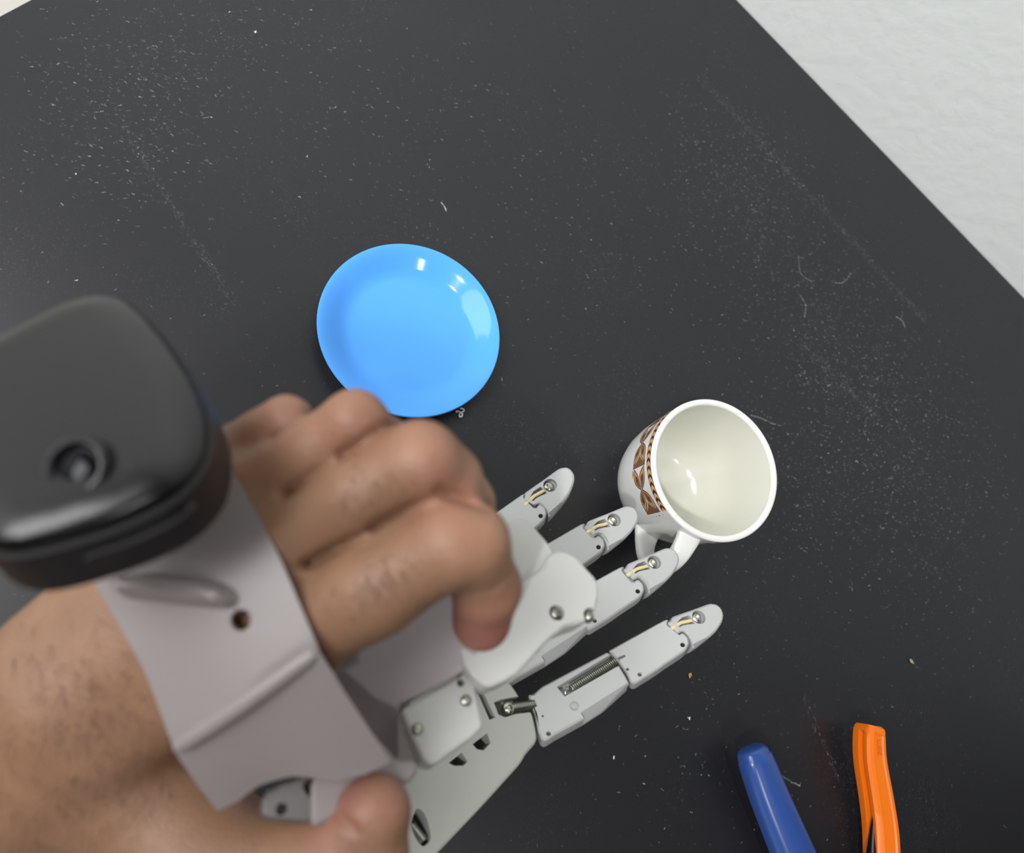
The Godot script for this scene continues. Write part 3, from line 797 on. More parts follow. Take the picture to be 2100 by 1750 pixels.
	var bp := part("mounting_block", carve(prism(face, [[0.0, 0.0012], [0.0005, 0.0004], [0.0014, 0.0], [0.012, 0.0]]), [prism(disc(Vector2(0.01306, -0.00609), 0.0014, 12), [[-0.002, 0.0], [0.006, 0.0]]), prism(disc(Vector2(0.01144, -0.00009), 0.0021, 16), [[-0.002, 0.0], [0.0012, 0.0]]), prism(disc(Vector2(-0.00794, -0.0011), 0.0021, 16), [[-0.002, 0.0], [0.0012, 0.0]])]).mesh(35), M.cover, t, bf)
	screw(bf, Vector2(0.01144, -0.00009), 0.0, 0.0017, "screw", M.steel, bp)
	screw(bf, Vector2(-0.00794, -0.0011), 0.0, 0.0017, "screw", M.steel, bp)
	part("arm_post", prism(PackedVector2Array([Vector2(-0.00868, -0.00822), Vector2(0.01482, -0.00718), Vector2(0.00982, 0.0052), Vector2(-0.00703, 0.00656)]), [[0.0125, 0.0], [0.085, 0.004]]).mesh(35), M.cover, t, bf)

# ------------------------------------------------------------------ person: hand and forearm as one skin
func limb_field(bones: Array, step: float) -> Dictionary:
	var lo := Vector3.INF; var hi := -Vector3.INF
	for b in bones:
		for k in [0, 2]:
			var r: Vector3 = Vector3.ONE * (float(b[k + 1]) + maxf(0.012, 3.0 * step))
			lo = lo.min(b[k] - r); hi = hi.max(b[k] + r)
	var n := Vector3i(((hi - lo) / step).ceil()) + Vector3i.ONE * 2
	var s := PackedFloat32Array()
	s.resize(n.x * n.y * n.z)
	for b in bones:
		var a: Vector3 = b[0]; var ra: float = b[1]; var e: Vector3 = b[2]; var rb: float = b[3]; var k: float = b[4]
		var ab := e - a
		var l2 := maxf(ab.length_squared(), 1e-9)
		var reach := maxf(ra, rb) + 4.5 / k
		var i0 := Vector3i(((a.min(e) - Vector3.ONE * reach - lo) / step).floor()).max(Vector3i.ZERO)
		var i1 := Vector3i(((a.max(e) + Vector3.ONE * reach - lo) / step).ceil()).min(n - Vector3i.ONE)
		for z in range(i0.z, i1.z + 1):
			for y in range(i0.y, i1.y + 1):
				var row := (z * n.y + y) * n.x
				for x in range(i0.x, i1.x + 1):
					var p := lo + Vector3(x, y, z) * step - a
					var h := clampf(p.dot(ab) / l2, 0.0, 1.0)
					var d := (p - ab * h).length() - lerpf(ra, rb, h)
					if d * k < 4.5:
						s[row + x] += exp(minf(-d * k, 12.0))
	return {"s": s, "n": n, "lo": lo, "step": step}

func surface_nets(f: Dictionary, paint: Callable, folds := [], inward := Vector3.UP) -> Array:
	var step: float = f.step
	var s: PackedFloat32Array = f.s; var n: Vector3i = f.n; var lo: Vector3 = f.lo
	var sx := 1; var sy := n.x; var sz := n.x * n.y
	var corner := [0, sx, sy, sx + sy, sz, sx + sz, sy + sz, sx + sy + sz]
	var offs := [Vector3(0, 0, 0), Vector3(1, 0, 0), Vector3(0, 1, 0), Vector3(1, 1, 0), Vector3(0, 0, 1), Vector3(1, 0, 1), Vector3(0, 1, 1), Vector3(1, 1, 1)]
	var edges := [[0, 1], [0, 2], [0, 4], [1, 3], [1, 5], [2, 3], [2, 6], [3, 7], [4, 5], [4, 6], [5, 7], [6, 7]]
	var id := {}
	var verts := PackedVector3Array(); var norms := PackedVector3Array(); var cols := PackedColorArray()
	for z in n.z - 1:
		for y in n.y - 1:
			var row := z * sz + y * sy
			for x in n.x - 1:
				var b := row + x
				var q := int(s[b] > 1.0) + int(s[b + sx] > 1.0) + int(s[b + sy] > 1.0) + int(s[b + sx + sy] > 1.0) + int(s[b + sz] > 1.0) + int(s[b + sx + sz] > 1.0) + int(s[b + sy + sz] > 1.0) + int(s[b + sx + sy + sz] > 1.0)
				if q == 0 or q == 8:
					continue
				var val := []
				for k in 8:
					val.append(log(maxf(s[b + corner[k]], 0.003)))
				var sum := Vector3.ZERO; var m := 0
				for e in edges:
					var v0: float = val[e[0]]; var v1: float = val[e[1]]
					if (v0 > 0.0) != (v1 > 0.0):
						sum += offs[e[0]].lerp(offs[e[1]], v0 / (v0 - v1)); m += 1
				var g := Vector3((val[1] + val[3] + val[5] + val[7]) - (val[0] + val[2] + val[4] + val[6]), (val[2] + val[3] + val[6] + val[7]) - (val[0] + val[1] + val[4] + val[5]), (val[4] + val[5] + val[6] + val[7]) - (val[0] + val[1] + val[2] + val[3]))
				var p := lo + (Vector3(x, y, z) + sum / m) * step
				id[b] = verts.size()
				verts.append(p); norms.append(-g.normalized()); cols.append(paint.call(p))
	var idx := PackedInt32Array()
	for b in id:
		for ax in 3:
			var st: int = [sx, sy, sz][ax]; var u: int = [sy, sz, sx][ax]; var w: int = [sz, sx, sy][ax]
			if b - u < 0 or b - w < 0 or not (id.has(b - u) and id.has(b - w) and id.has(b - u - w)):
				continue
			var in0 := s[b] > 1.0; var in1 := s[b + st] > 1.0
			if in0 == in1:
				continue
			var a0: int = id[b]; var a1: int = id[b - u]; var a2: int = id[b - u - w]; var a3: int = id[b - w]
			if in0:
				idx.append_array([a0, a2, a1, a0, a3, a2])
			else:
				idx.append_array([a0, a1, a2, a0, a2, a3])
	# press the skin in along the folds between the fingers
	var pressed := PackedFloat32Array()
	pressed.resize(verts.size())
	for g in folds:
		var a: Vector3 = g[0]; var ab: Vector3 = g[2] - g[0]
		ab -= inward * ab.dot(inward)
		for i in verts.size():
			var p := verts[i] - a
			var deep := p.dot(inward)
			if absf(deep) > 0.012:
				continue
			p -= inward * deep
			var h := clampf(p.dot(ab) / ab.length_squared(), 0.0, 1.0)
			var d := (p - ab * h).length()
			if d < 0.006:
				pressed[i] = maxf(pressed[i], lerpf(g[1], g[3], h) * exp(-pow(d / g[4], 2.0)) * clampf(1.0 - absf(deep) / 0.012, 0.0, 1.0))
				norms[i] = Vector3.ZERO
	for i in verts.size():
		verts[i] += inward * pressed[i]
	# smooth the normals over the net
	var sm := PackedVector3Array(); sm.resize(verts.size())
	for i in range(0, idx.size(), 3):
		var fnv := (verts[idx[i + 2]] - verts[idx[i]]).cross(verts[idx[i + 1]] - verts[idx[i]])
		for k in 3:
			sm[idx[i + k]] += fnv
	for i in verts.size():
		norms[i] = (norms[i] + sm[i].normalized()).normalized() if sm[i].dot(norms[i]) >= 0.0 else norms[i]
	return [verts, norms, cols, idx]

func skin_mesh(nets: Array) -> ArrayMesh:      # several nets as one surface
	var verts := PackedVector3Array(); var norms := PackedVector3Array(); var cols := PackedColorArray(); var idx := PackedInt32Array()
	for n in nets:
		var base := verts.size()
		verts.append_array(n[0]); norms.append_array(n[1]); cols.append_array(n[2])
		for i in n[3]:
			idx.append(i + base)
	var arr := []
	arr.resize(Mesh.ARRAY_MAX)
	arr[Mesh.ARRAY_VERTEX] = verts; arr[Mesh.ARRAY_NORMAL] = norms; arr[Mesh.ARRAY_COLOR] = cols; arr[Mesh.ARRAY_INDEX] = idx
	var mesh := ArrayMesh.new()
	mesh.add_surface_from_arrays(Mesh.PRIMITIVE_TRIANGLES, arr)
	return mesh

func grown(bones: Array, by: float) -> Array:
	var out := []
	for b in bones:
		out.append([b[0], b[1] + by, b[2], b[3] + by, b[4]])
	return out

func person() -> void:
	var bones := [
		# index finger, bent over the grip
		[Vector3(0.00881, 0.96955, 0.01045), 0.0155, Vector3(0.0302, 0.99157, 0.01832), 0.0136, 700.0], [Vector3(0.0302, 0.99157, 0.01832), 0.0136, Vector3(0.05082, 1.00714, 0.02497), 0.0114, 700.0], [Vector3(0.05082, 1.00714, 0.02497), 0.0112, Vector3(0.05491, 1.00761, 0.02916), 0.0099, 700.0], [Vector3(0.05456, 1.00746, 0.02915), 0.0101, Vector3(0.05229, 0.99121, 0.04362), 0.0098, 700.0], [Vector3(0.05229, 0.99121, 0.04362), 0.0096, Vector3(0.04697, 0.97642, 0.05207), 0.0093, 700.0],
		# middle finger
		[Vector3(0.0236, 0.97772, -0.0094), 0.0124, Vector3(0.04554, 0.99885, -0.00208), 0.0112, 700.0], [Vector3(0.04554, 0.99885, -0.00208), 0.0112, Vector3(0.06092, 1.01039, 0.00342), 0.0106, 700.0], [Vector3(0.06092, 1.01039, 0.00342), 0.0105, Vector3(0.06388, 1.00365, 0.01258), 0.0098, 700.0], [Vector3(0.06388, 1.00365, 0.01258), 0.0098, Vector3(0.06634, 0.99124, 0.02181), 0.0088, 700.0], [Vector3(0.06634, 0.99124, 0.02181), 0.0088, Vector3(0.06678, 0.9703, 0.03126), 0.0076, 700.0],
		# ring finger
		[Vector3(0.02969, 0.97797, -0.02596), 0.0098, Vector3(0.0465, 0.9934, -0.02072), 0.0088, 700.0], [Vector3(0.0465, 0.9934, -0.02072), 0.0088, Vector3(0.05843, 1.00328, -0.01719), 0.0086, 700.0], [Vector3(0.05843, 1.00328, -0.01719), 0.0084, Vector3(0.06339, 0.98986, -0.00676), 0.0078, 700.0], [Vector3(0.06339, 0.98986, -0.00676), 0.0078, Vector3(0.06399, 0.96263, 0.00525), 0.007, 700.0],
		# little finger
		[Vector3(0.03247, 0.96834, -0.03854), 0.0086, Vector3(0.04288, 0.97862, -0.03523), 0.0074, 700.0], [Vector3(0.04288, 0.97862, -0.03523), 0.0074, Vector3(0.04967, 0.98506, -0.03293), 0.007, 700.0], [Vector3(0.04967, 0.98506, -0.03293), 0.0069, Vector3(0.05357, 0.97098, -0.02505), 0.0064, 700.0], [Vector3(0.05357, 0.97098, -0.02505), 0.0064, Vector3(0.05326, 0.94555, -0.01282), 0.006, 700.0],
		# back of the hand
		[Vector3(-0.05152, 0.93515, -0.00774), 0.013, Vector3(0.00831, 0.97248, 0.00879), 0.0125, 200.0], [Vector3(-0.04575, 0.94113, -0.01931), 0.013, Vector3(0.02064, 0.97862, -0.00939), 0.012, 200.0], [Vector3(-0.04344, 0.93806, -0.02939), 0.013, Vector3(0.02727, 0.97797, -0.02641), 0.0105, 200.0], [Vector3(-0.04095, 0.93286, -0.03953), 0.012, Vector3(0.03027, 0.96959, -0.03826), 0.009, 200.0],
		[Vector3(-0.04677, 0.91952, -0.01028), 0.015, Vector3(0.0205, 0.95567, -0.00817), 0.012, 200.0],
		# thumb and its ball
		[Vector3(-0.06535, 0.92047, -0.00618), 0.015, Vector3(-0.05775, 0.92948, 0.03761), 0.015, 200.0], [Vector3(-0.05775, 0.92948, 0.03761), 0.015, Vector3(-0.0483, 0.93839, 0.05648), 0.014, 260.0], [Vector3(-0.0483, 0.93839, 0.05648), 0.014, Vector3(-0.02907, 0.95307, 0.06648), 0.012, 500.0], [Vector3(-0.02907, 0.95307, 0.06648), 0.0116, Vector3(-0.01368, 0.96191, 0.0655), 0.01, 700.0], [Vector3(-0.04328, 0.93853, 0.07188), 0.014, Vector3(-0.02548, 0.95431, 0.07606), 0.011, 400.0], [Vector3(-0.02548, 0.95431, 0.07606), 0.0104, Vector3(-0.0139, 0.96186, 0.06611), 0.0096, 400.0],
		[Vector3(-0.04931, 0.92472, 0.01404), 0.015, Vector3(-0.04958, 0.92931, 0.04561), 0.012, 200.0],
		# wrist and forearm
		[Vector3(-0.0483, 0.92624, -0.02738), 0.02, Vector3(-0.09367, 0.89685, -0.03738), 0.024, 160.0], [Vector3(-0.06072, 0.92006, -0.00937), 0.02, Vector3(-0.10284, 0.89425, -0.01971), 0.024, 160.0], [Vector3(-0.09906, 0.89299, -0.02878), 0.026, Vector3(-0.1654, 0.84763, -0.04166), 0.032, 160.0]]
	var folds := [      # from, how deep, to, how deep, how wide
		[Vector3(0.02265, 0.99176, 0.00026), 0.006, Vector3(0.04009, 1.00149, 0.00613), 0.008, 0.0013], [Vector3(0.04035, 1.00161, 0.00623), 0.008, Vector3(0.05722, 1.01164, 0.01198), 0.007, 0.0013], [Vector3(0.05755, 1.0118, 0.01218), 0.006, Vector3(0.0638, 1.00793, 0.02546), 0.002, 0.0013],
		[Vector3(0.03369, 0.99026, -0.01729), 0.006, Vector3(0.04917, 1.00064, -0.01315), 0.0075, 0.0013], [Vector3(0.04942, 1.00076, -0.01305), 0.0075, Vector3(0.06325, 1.00597, -0.00985), 0.006, 0.0013],
		[Vector3(0.02908, 0.9759, -0.03494), 0.005, Vector3(0.04231, 0.98636, -0.03113), 0.005, 0.0013], [Vector3(0.04258, 0.98649, -0.03102), 0.005, Vector3(0.05436, 0.99296, -0.02826), 0.004, 0.0013],
		[Vector3(0.04337, 0.99659, 0.03648), 0.0018, Vector3(0.05008, 1.00084, 0.042), 0.0014, 0.0012], [Vector3(0.05042, 1.001, 0.04221), 0.0014, Vector3(0.05812, 1.00202, 0.04424), 0.0006, 0.0012],
		[Vector3(-0.02086, 0.96775, 0.05457), 0.003, Vector3(-0.01976, 0.9695, 0.06364), 0.001, 0.0014]]
	var inward := (Vector3(0.04582, 0.98954, 0.0033) - Vector3(0.04374, 0.99956, 0.00315)).normalized()
	var red := [[Vector3(0.04571, 0.98229, 0.05022), 0.021, 1.0], [Vector3(0.0563, 1.01722, 0.01844), 0.014, 0.45], [Vector3(0.05838, 1.00976, -0.01796), 0.014, 0.4], [Vector3(-0.01772, 0.96361, 0.05411), 0.014, 0.8], [Vector3(0.06611, 1.01997, -0.00087), 0.014, 0.35], [Vector3(0.04495, 0.99167, -0.03399), 0.015, 0.45], [Vector3(-0.00353, 0.97082, 0.06664), 0.012, 0.5]]
	var base := Color(0.575, 0.435, 0.34).srgb_to_linear()
	var flush := Color(0.60, 0.405, 0.345).srgb_to_linear()
	var mottle := noise(55.0, 3)
	var paint := func(p: Vector3) -> Color:
		var c := base
		for r in red:
			c = c.lerp(flush, r[2] * clampf(1.3 - p.distance_to(r[0]) / r[1], 0.0, 1.0))
		return c * (1.0 + 0.16 * mottle.get_noise_3dv(p))
	# the rest of the person, standing at the table's near end and leaning over it
	var V := func(x: float, y: float, z: float) -> Vector3: return Vector3(x + clampf((y - 1.10) * 0.3, 0.0, 0.085), y - 0.10 * clampf((y - 0.9) / 0.3, 0.0, 1.0), z - 0.205)
	var torso := [
		[V.call(-0.53, 0.93, 0.04), 0.105, V.call(-0.53, 0.93, 0.20), 0.105, 70.0], [V.call(-0.53, 0.95, 0.12), 0.12, V.call(-0.50, 1.14, 0.12), 0.12, 70.0],
		[V.call(-0.485, 1.20, 0.03), 0.105, V.call(-0.485, 1.20, 0.21), 0.105, 70.0], [V.call(-0.465, 1.32, -0.02), 0.062, V.call(-0.465, 1.32, 0.26), 0.062, 70.0]]
	var upper_arms := [[V.call(-0.465, 1.32, -0.05), 0.055, V.call(-0.40, 1.17, -0.04), 0.047, 90.0], [V.call(-0.465, 1.32, 0.29), 0.055, V.call(-0.49, 1.16, 0.33), 0.047, 90.0]]
	var elbow := Vector3(-0.1654, 0.84763, -0.04166)
	var lower := [[V.call(-0.40, 1.17, -0.04), 0.043, elbow, 0.038, 90.0], [elbow, 0.036, Vector3(-0.13245, 0.86802, -0.03534), 0.033, 120.0], [V.call(-0.49, 1.16, 0.33), 0.043, V.call(-0.50, 1.04, 0.35), 0.038, 90.0], [V.call(-0.50, 1.04, 0.35), 0.037, V.call(-0.46, 0.81, 0.37), 0.026, 110.0]]
	var legs := [[V.call(-0.53, 0.90, 0.035), 0.092, V.call(-0.51, 0.48, 0.03), 0.060, 80.0], [V.call(-0.51, 0.48, 0.03), 0.058, V.call(-0.54, 0.09, 0.03), 0.042, 90.0], [V.call(-0.53, 0.90, 0.205), 0.092, V.call(-0.51, 0.48, 0.21), 0.060, 80.0], [V.call(-0.51, 0.48, 0.21), 0.058, V.call(-0.54, 0.09, 0.21), 0.042, 90.0]]
	var feet := [[V.call(-0.55, 0.05, 0.03), 0.040, V.call(-0.38, 0.036, 0.025), 0.034, 110.0], [V.call(-0.55, 0.05, 0.21), 0.040, V.call(-0.38, 0.036, 0.215), 0.034, 110.0]]
	var head := [[V.call(-0.46, 1.34, 0.12), 0.056, V.call(-0.415, 1.45, 0.12), 0.054, 110.0], [V.call(-0.415, 1.53, 0.12), 0.086, V.call(-0.37, 1.545, 0.12), 0.080, 140.0], [V.call(-0.36, 1.52, 0.12), 0.068, V.call(-0.335, 1.455, 0.12), 0.045, 160.0],
		[V.call(-0.300, 1.515, 0.12), 0.010, V.call(-0.272, 1.475, 0.12), 0.013, 300.0], [V.call(-0.298, 1.437, 0.105), 0.009, V.call(-0.298, 1.437, 0.135), 0.009, 300.0], [V.call(-0.39, 1.515, 0.035), 0.012, V.call(-0.39, 1.48, 0.04), 0.010, 260.0], [V.call(-0.39, 1.515, 0.205), 0.012, V.call(-0.39, 1.48, 0.20), 0.010, 260.0]]
	var right_hand := [[V.call(-0.46, 0.83, 0.37), 0.025, V.call(-0.455, 0.77, 0.372), 0.024, 160.0], [V.call(-0.452, 0.77, 0.36), 0.014, V.call(-0.448, 0.73, 0.355), 0.013, 220.0], [V.call(-0.455, 0.77, 0.385), 0.013, V.call(-0.455, 0.73, 0.39), 0.012, 220.0]]
	for k in 4:
		var fx := -0.478 + 0.019 * k
		var reach: float = [0.058, 0.070, 0.074, 0.066][k]
		right_hand.append([V.call(-0.472 + 0.014 * k, 0.755, 0.374), 0.010, V.call(fx, 0.705, 0.372), 0.009, 500.0])
		right_hand.append([V.call(fx, 0.705, 0.372), 0.009, V.call(fx + 0.002, 0.705 - reach * 0.55, 0.362), 0.008, 500.0])
		right_hand.append([V.call(fx + 0.002, 0.705 - reach * 0.55, 0.362), 0.008, V.call(fx + 0.003, 0.705 - reach * 0.95, 0.347), 0.007, 500.0])
	right_hand.append([V.call(-0.435, 0.785, 0.365), 0.013, V.call(-0.405, 0.745, 0.350), 0.011, 400.0])
	right_hand.append([V.call(-0.405, 0.745, 0.350), 0.010, V.call(-0.398, 0.712, 0.342), 0.009, 500.0])
	var t := thing("person", Vector3(-0.53, 0, -0.085), "person in dark clothes leaning over the table, bare left fist closed under the bracket", "person")
	part("body", skin_mesh([surface_nets(limb_field(bones, 0.0014), paint, folds, inward), surface_nets(limb_field(torso + upper_arms + lower + legs + feet, 0.012), paint), surface_nets(limb_field(head, 0.005), paint), surface_nets(limb_field(right_hand, 0.0035), paint)]), M.skin, t)
	var plain := func(_p: Vector3) -> Color: return Color(1, 1, 1)
	var cloth := flat(Color(0.13, 0.13, 0.15), 0.8)
	var denim := flat(Color(0.12, 0.14, 0.20), 0.8)
	var leather := flat(Color(0.10, 0.09, 0.09), 0.5)
	part("shirt", skin_mesh([surface_nets(limb_field(grown(torso + upper_arms, 0.012), 0.010), plain)]), cloth, t)
	part("trousers", skin_mesh([surface_nets(limb_field(grown(legs + torso.slice(0, 1), 0.009), 0.010), plain)]), denim, t)
	part("shoes", skin_mesh([surface_nets(limb_field(grown(feet, 0.006), 0.008), plain)]), leather, t)
	part("head_hair", skin_mesh([surface_nets(limb_field([[V.call(-0.425, 1.55, 0.12), 0.087, V.call(-0.375, 1.578, 0.12), 0.068, 140.0], [V.call(-0.44, 1.50, 0.12), 0.072, V.call(-0.425, 1.55, 0.12), 0.085, 140.0]], 0.006), plain)]), M.hair, t)
	for z in [0.094, 0.146]:
		part("eye", lathe([[0.0, -0.010], [0.006, -0.008], [0.0098, 0.0], [0.006, 0.008], [0.0, 0.010]], 16).mesh(80), M.chip, t, at(V.call(-0.304, 1.512, z)))
	# short dark hairs on the finger backs and the forearm
	var hairs := Soup.new()
	var beds := [[Vector3(0.0218, 0.99842, 0.0131), Vector3(0.03775, 1.01237, 0.01812), 0.006, 60], [Vector3(0.0416, 1.00902, -0.00384), Vector3(0.05256, 1.01739, -0.00013), 0.007, 45], [Vector3(-0.04304, 0.95592, -0.04081), Vector3(-0.06664, 0.94909, 0.00295), 0.034, 240], [Vector3(-0.03286, 0.9584, -0.02443), Vector3(-0.04743, 0.94927, 0.00969), 0.018, 90]]
	for b in beds:
		var along: Vector3 = (b[1] - b[0]).normalized()
		for i in b[3]:
			var p: Vector3 = b[0].lerp(b[1], rng.randf()) + Vector3(rng.randfn(), 0, rng.randfn()) * b[2] * 0.5
			p = skin_point(bones, p)
			if p == Vector3.ZERO:
				continue
			var d := (Vector3(-0.5, 0.35, 0.6) + Vector3(rng.randfn(), rng.randfn(), rng.randfn()) * 0.3).normalized() * (0.004 + 0.004 * rng.randf())
			hairs.add(tube([p, p + d * 0.5 + Vector3(0, 0.0004, 0), p + d], [0.00007, 0.00006, 0.00002], 3))
	var h := part("hair", hairs.mesh(60), M.hair, t)
	h.set_meta("kind", "stuff")

func skin_point(bones: Array, p: Vector3) -> Vector3:   # drop a point straight down onto the skin
	p.y += 0.03
	for i in 60:
		var s := 0.0
		for b in bones:
			var ab: Vector3 = b[2] - b[0]
			var h := clampf((p - b[0]).dot(ab) / ab.length_squared(), 0.0, 1.0)
			s += exp(minf(-((p - b[0] - ab * h).length() - lerpf(b[1], b[3], h)) * b[4], 12.0))
		if s > 1.0:
			return p
		p.y -= 0.001
	return Vector3.ZERO

# ------------------------------------------------------------------ bracket over the back of the hand
func sheet(rows: Array, thick: Vector3) -> Soup:
	var s := Soup.new()
	var nr := rows.size(); var nc: int = rows[0].size()
	for r in nr - 1:
		for c in nc - 1:
			s.quad(rows[r][c], rows[r][c + 1], rows[r + 1][c + 1], rows[r + 1][c])
			s.quad(rows[r][c] + thick, rows[r + 1][c] + thick, rows[r + 1][c + 1] + thick, rows[r][c + 1] + thick)
	for c in nc - 1:
		s.quad(rows[0][c + 1], rows[0][c], rows[0][c] + thick, rows[0][c + 1] + thick)
		s.quad(rows[nr - 1][c], rows[nr - 1][c + 1], rows[nr - 1][c + 1] + thick, rows[nr - 1][c] + thick)
	for r in nr - 1:
		s.quad(rows[r][0], rows[r + 1][0], rows[r + 1][0] + thick, rows[r][0] + thick)
		s.quad(rows[r + 1][nc - 1], rows[r][nc - 1], rows[r][nc - 1] + thick, rows[r + 1][nc - 1] + thick)
	s.oriented()
	return s

func bracket() -> void:
	var t := thing("hand_bracket", Vector3(0.00206, 0.98063, -0.00568), "frosted whitish plastic bracket strapped across the back of the person's hand", "bracket")
	var away := (Vector3(0.00196, 0.99156, -0.00541) - Vector3(0.00194, 0.99374, -0.00536)).normalized() * 0.0024
	var left := spline([Vector3(-0.00972, 0.96363, -0.0721), Vector3(-0.0176, 0.96965, -0.0357), Vector3(-0.02402, 0.97415, -0.01263), Vector3(-0.03272, 0.97519, 0.00708)], 6)
	var right := spline([Vector3(0.03294, 0.98399, -0.05073), Vector3(0.02827, 0.98992, -0.03307), Vector3(0.02029, 0.99487, -0.00946), Vector3(0.00917, 0.99644, 0.01629)], 6)
	var left2 := spline([Vector3(-0.03383, 0.9743, 0.00882), Vector3(-0.03761, 0.96646, 0.02045), Vector3(-0.03967, 0.96121, 0.02767)], 4)
	var right2 := spline([Vector3(0.00805, 0.99561, 0.01886), Vector3(0.00368, 0.98589, 0.03771), Vector3(-0.00029, 0.97585, 0.05699)], 4)
	var low_edge := [Vector3(-0.03989, 0.96076, 0.03007), Vector3(-0.03473, 0.96253, 0.03226), Vector3(-0.02804, 0.96514, 0.03368), Vector3(-0.02398, 0.96667, 0.03612), Vector3(-0.02029, 0.96807, 0.03894), Vector3(-0.01647, 0.96952, 0.04448), Vector3(-0.01368, 0.97046, 0.04924), Vector3(-0.00785, 0.97283, 0.05377), Vector3(-0.00029, 0.97585, 0.05699)]
	var rows := []
	var ls := left + left2; var rs := right + right2
	for i in ls.size():
		var row := []
		for k in 9:
			var f := k / 8.0
			var p: Vector3 = ls[i].lerp(rs[i], f)
			p -= away * 0.9 * sin(PI * f) * (0.6 if i < left.size() else 0.2)
			row.append(p)
		rows.append(row)
	var last := rows.size() - 1
	for i in range(left.size(), rows.size()):
		var f := float(i - left.size()) / (last - left.size())
		for k in 9:
			var straight: Vector3 = ls[last].lerp(rs[last], k / 8.0)
			rows[i][k] += (low_edge[k] - straight) * f
	var s := sheet(rows, away)
	var hf := Transform3D(Vector3(0.8724, 0.40349, 0.27587), Vector3(-0.29687, -0.01096, 0.95485), Vector3(0.3883, -0.91492, 0.11023), Vector3(-0.00044, 0.99292, -0.00263))
	var plate_ := carve(s, [prism(disc(Vector2.ZERO, 0.0029, 20), [[-0.01, 0.0], [0.02, 0.0]]).moved(hf)])
	part("back_plate", plate_.mesh(30), M.cuff, t)
	# raised rib
	var rf := Transform3D(Vector3(0.48573, 0.39494, 0.7798), Vector3(-0.84146, -0.03027, 0.53947), Vector3(0.23666, -0.91821, 0.31763), Vector3(-0.01269, 0.97969, -0.03272))
	var bar := rounded(PackedVector2Array([Vector2(-0.00248, -0.00124), Vector2(0.00748, -0.00329), Vector2(0.02406, -0.0036), Vector2(0.03014, -0.00233), Vector2(0.03193, 0.00049), Vector2(0.02804, 0.00125), Vector2(0.00888, 0.00169), Vector2(0.00126, 0.00191)]), 0.0025, 4)
	part("rib", prism(bar, [[-0.0036, 0.0026], [-0.0033, 0.0016], [-0.0026, 0.0007], [-0.0014, 0.0], [0.003, -0.0014]]).mesh(50), M.cuff, t, rf)
	part("fold_ridge", tube(spline([Vector3(-0.03259, 0.97409, 0.00889), Vector3(-0.01348, 0.98544, 0.01352), Vector3(0.00748, 0.99429, 0.01783)], 5), [0.0018, 0.0026, 0.0026, 0.0026, 0.0026, 0.0026, 0.0026, 0.0026, 0.0026, 0.0026, 0.0018], 14).mesh(60), M.cuff, t)
	# grip housing that the fist closes on, between the bracket and the robotic hand
	var gf := Transform3D(Vector3(0.9356, 0.27261, 0.22436), Vector3(-0.25001, 0.06283, 0.9662), Vector3(0.2493, -0.96007, 0.12694), Vector3(0.02128, 0.93682, 0.05311))
	var grip := rounded(PackedVector2Array([Vector2(-0.01027, -0.02725), Vector2(0.0057, -0.03027), Vector2(0.03258, -0.01977), Vector2(0.02838, -0.00217), Vector2(0.02661, 0.00775), Vector2(0.02132, 0.00947), Vector2(-0.00545, 0.00645), Vector2(-0.00849, 0.0147), Vector2(-0.01034, 0.02411), Vector2(-0.02072, 0.02247), Vector2(-0.03042, 0.01934), Vector2(-0.0428, 0.0085), Vector2(-0.02745, -0.00959)]), 0.003, 4)
	part("grip_housing", prism(grip, [[0.0, 0.0015], [0.0006, 0.0005], [0.0016, 0.0], [0.03, 0.0], [0.034, 0.003]]).mesh(35), M.grip, t, gf)
	var wf := Transform3D(Vector3(0.93576, -0.17106, 0.30838), Vector3(-0.27042, 0.21319, 0.93884), Vector3(-0.22634, -0.96192, 0.15324), Vector3(-0.00393, 0.95884, 0.0559))
	part("web", prism(rounded(PackedVector2Array([Vector2(-0.017, -0.00562), Vector2(0.0036, -0.01128), Vector2(0.00598, -0.00089), Vector2(0.00672, 0.00412), Vector2(0.01244, 0.00891), Vector2(0.00804, 0.01259), Vector2(-0.00583, 0.0091), Vector2(-0.02353, 0.00546)]), 0.003, 4), [[0.0, 0.001], [0.001, 0.0], [0.02, 0.0], [0.022, 0.002]]).mesh(35), M.cuff, t, wf)
	# grey lug with two dark holes, between the lower edge and the thumb
	var lf := Transform3D(Vector3(0.85553, 0.11252, 0.50539), Vector3(-0.51771, 0.19955, 0.83196), Vector3(-0.00724, -0.97341, 0.22897), Vector3(-0.02669, 0.95671, 0.04414))
	var lug := rounded(PackedVector2Array([Vector2(-0.00812, -0.00176), Vector2(-0.00526, -0.00482), Vector2(-0.0001, -0.00536), Vector2(0.00587, -0.00478), Vector2(0.00793, -0.00257), Vector2(0.00756, 0.00432), Vector2(0.00688, 0.00958), Vector2(0.00101, 0.00728), Vector2(-0.0053, 0.00413), Vector2(-0.00836, 0.00225)]), 0.002, 4)
	var lp := part("lug", carve(prism(lug, [[0.0, 0.0012], [0.0006, 0.0003], [0.0016, 0.0], [0.010, 0.0]]), [prism(disc(Vector2(-0.00233, 0.00187), 0.0017, 16), [[-0.002, 0.0], [0.02, 0.0]]), prism(stadium(Vector2(0.00619, -0.00154), Vector2(0.00678, 0.00066), 0.0013), [[-0.002, 0.0], [0.02, 0.0]])]).mesh(35), M.lug, t, lf)
	lp.set_meta("label", "grey lug with two dark holes")

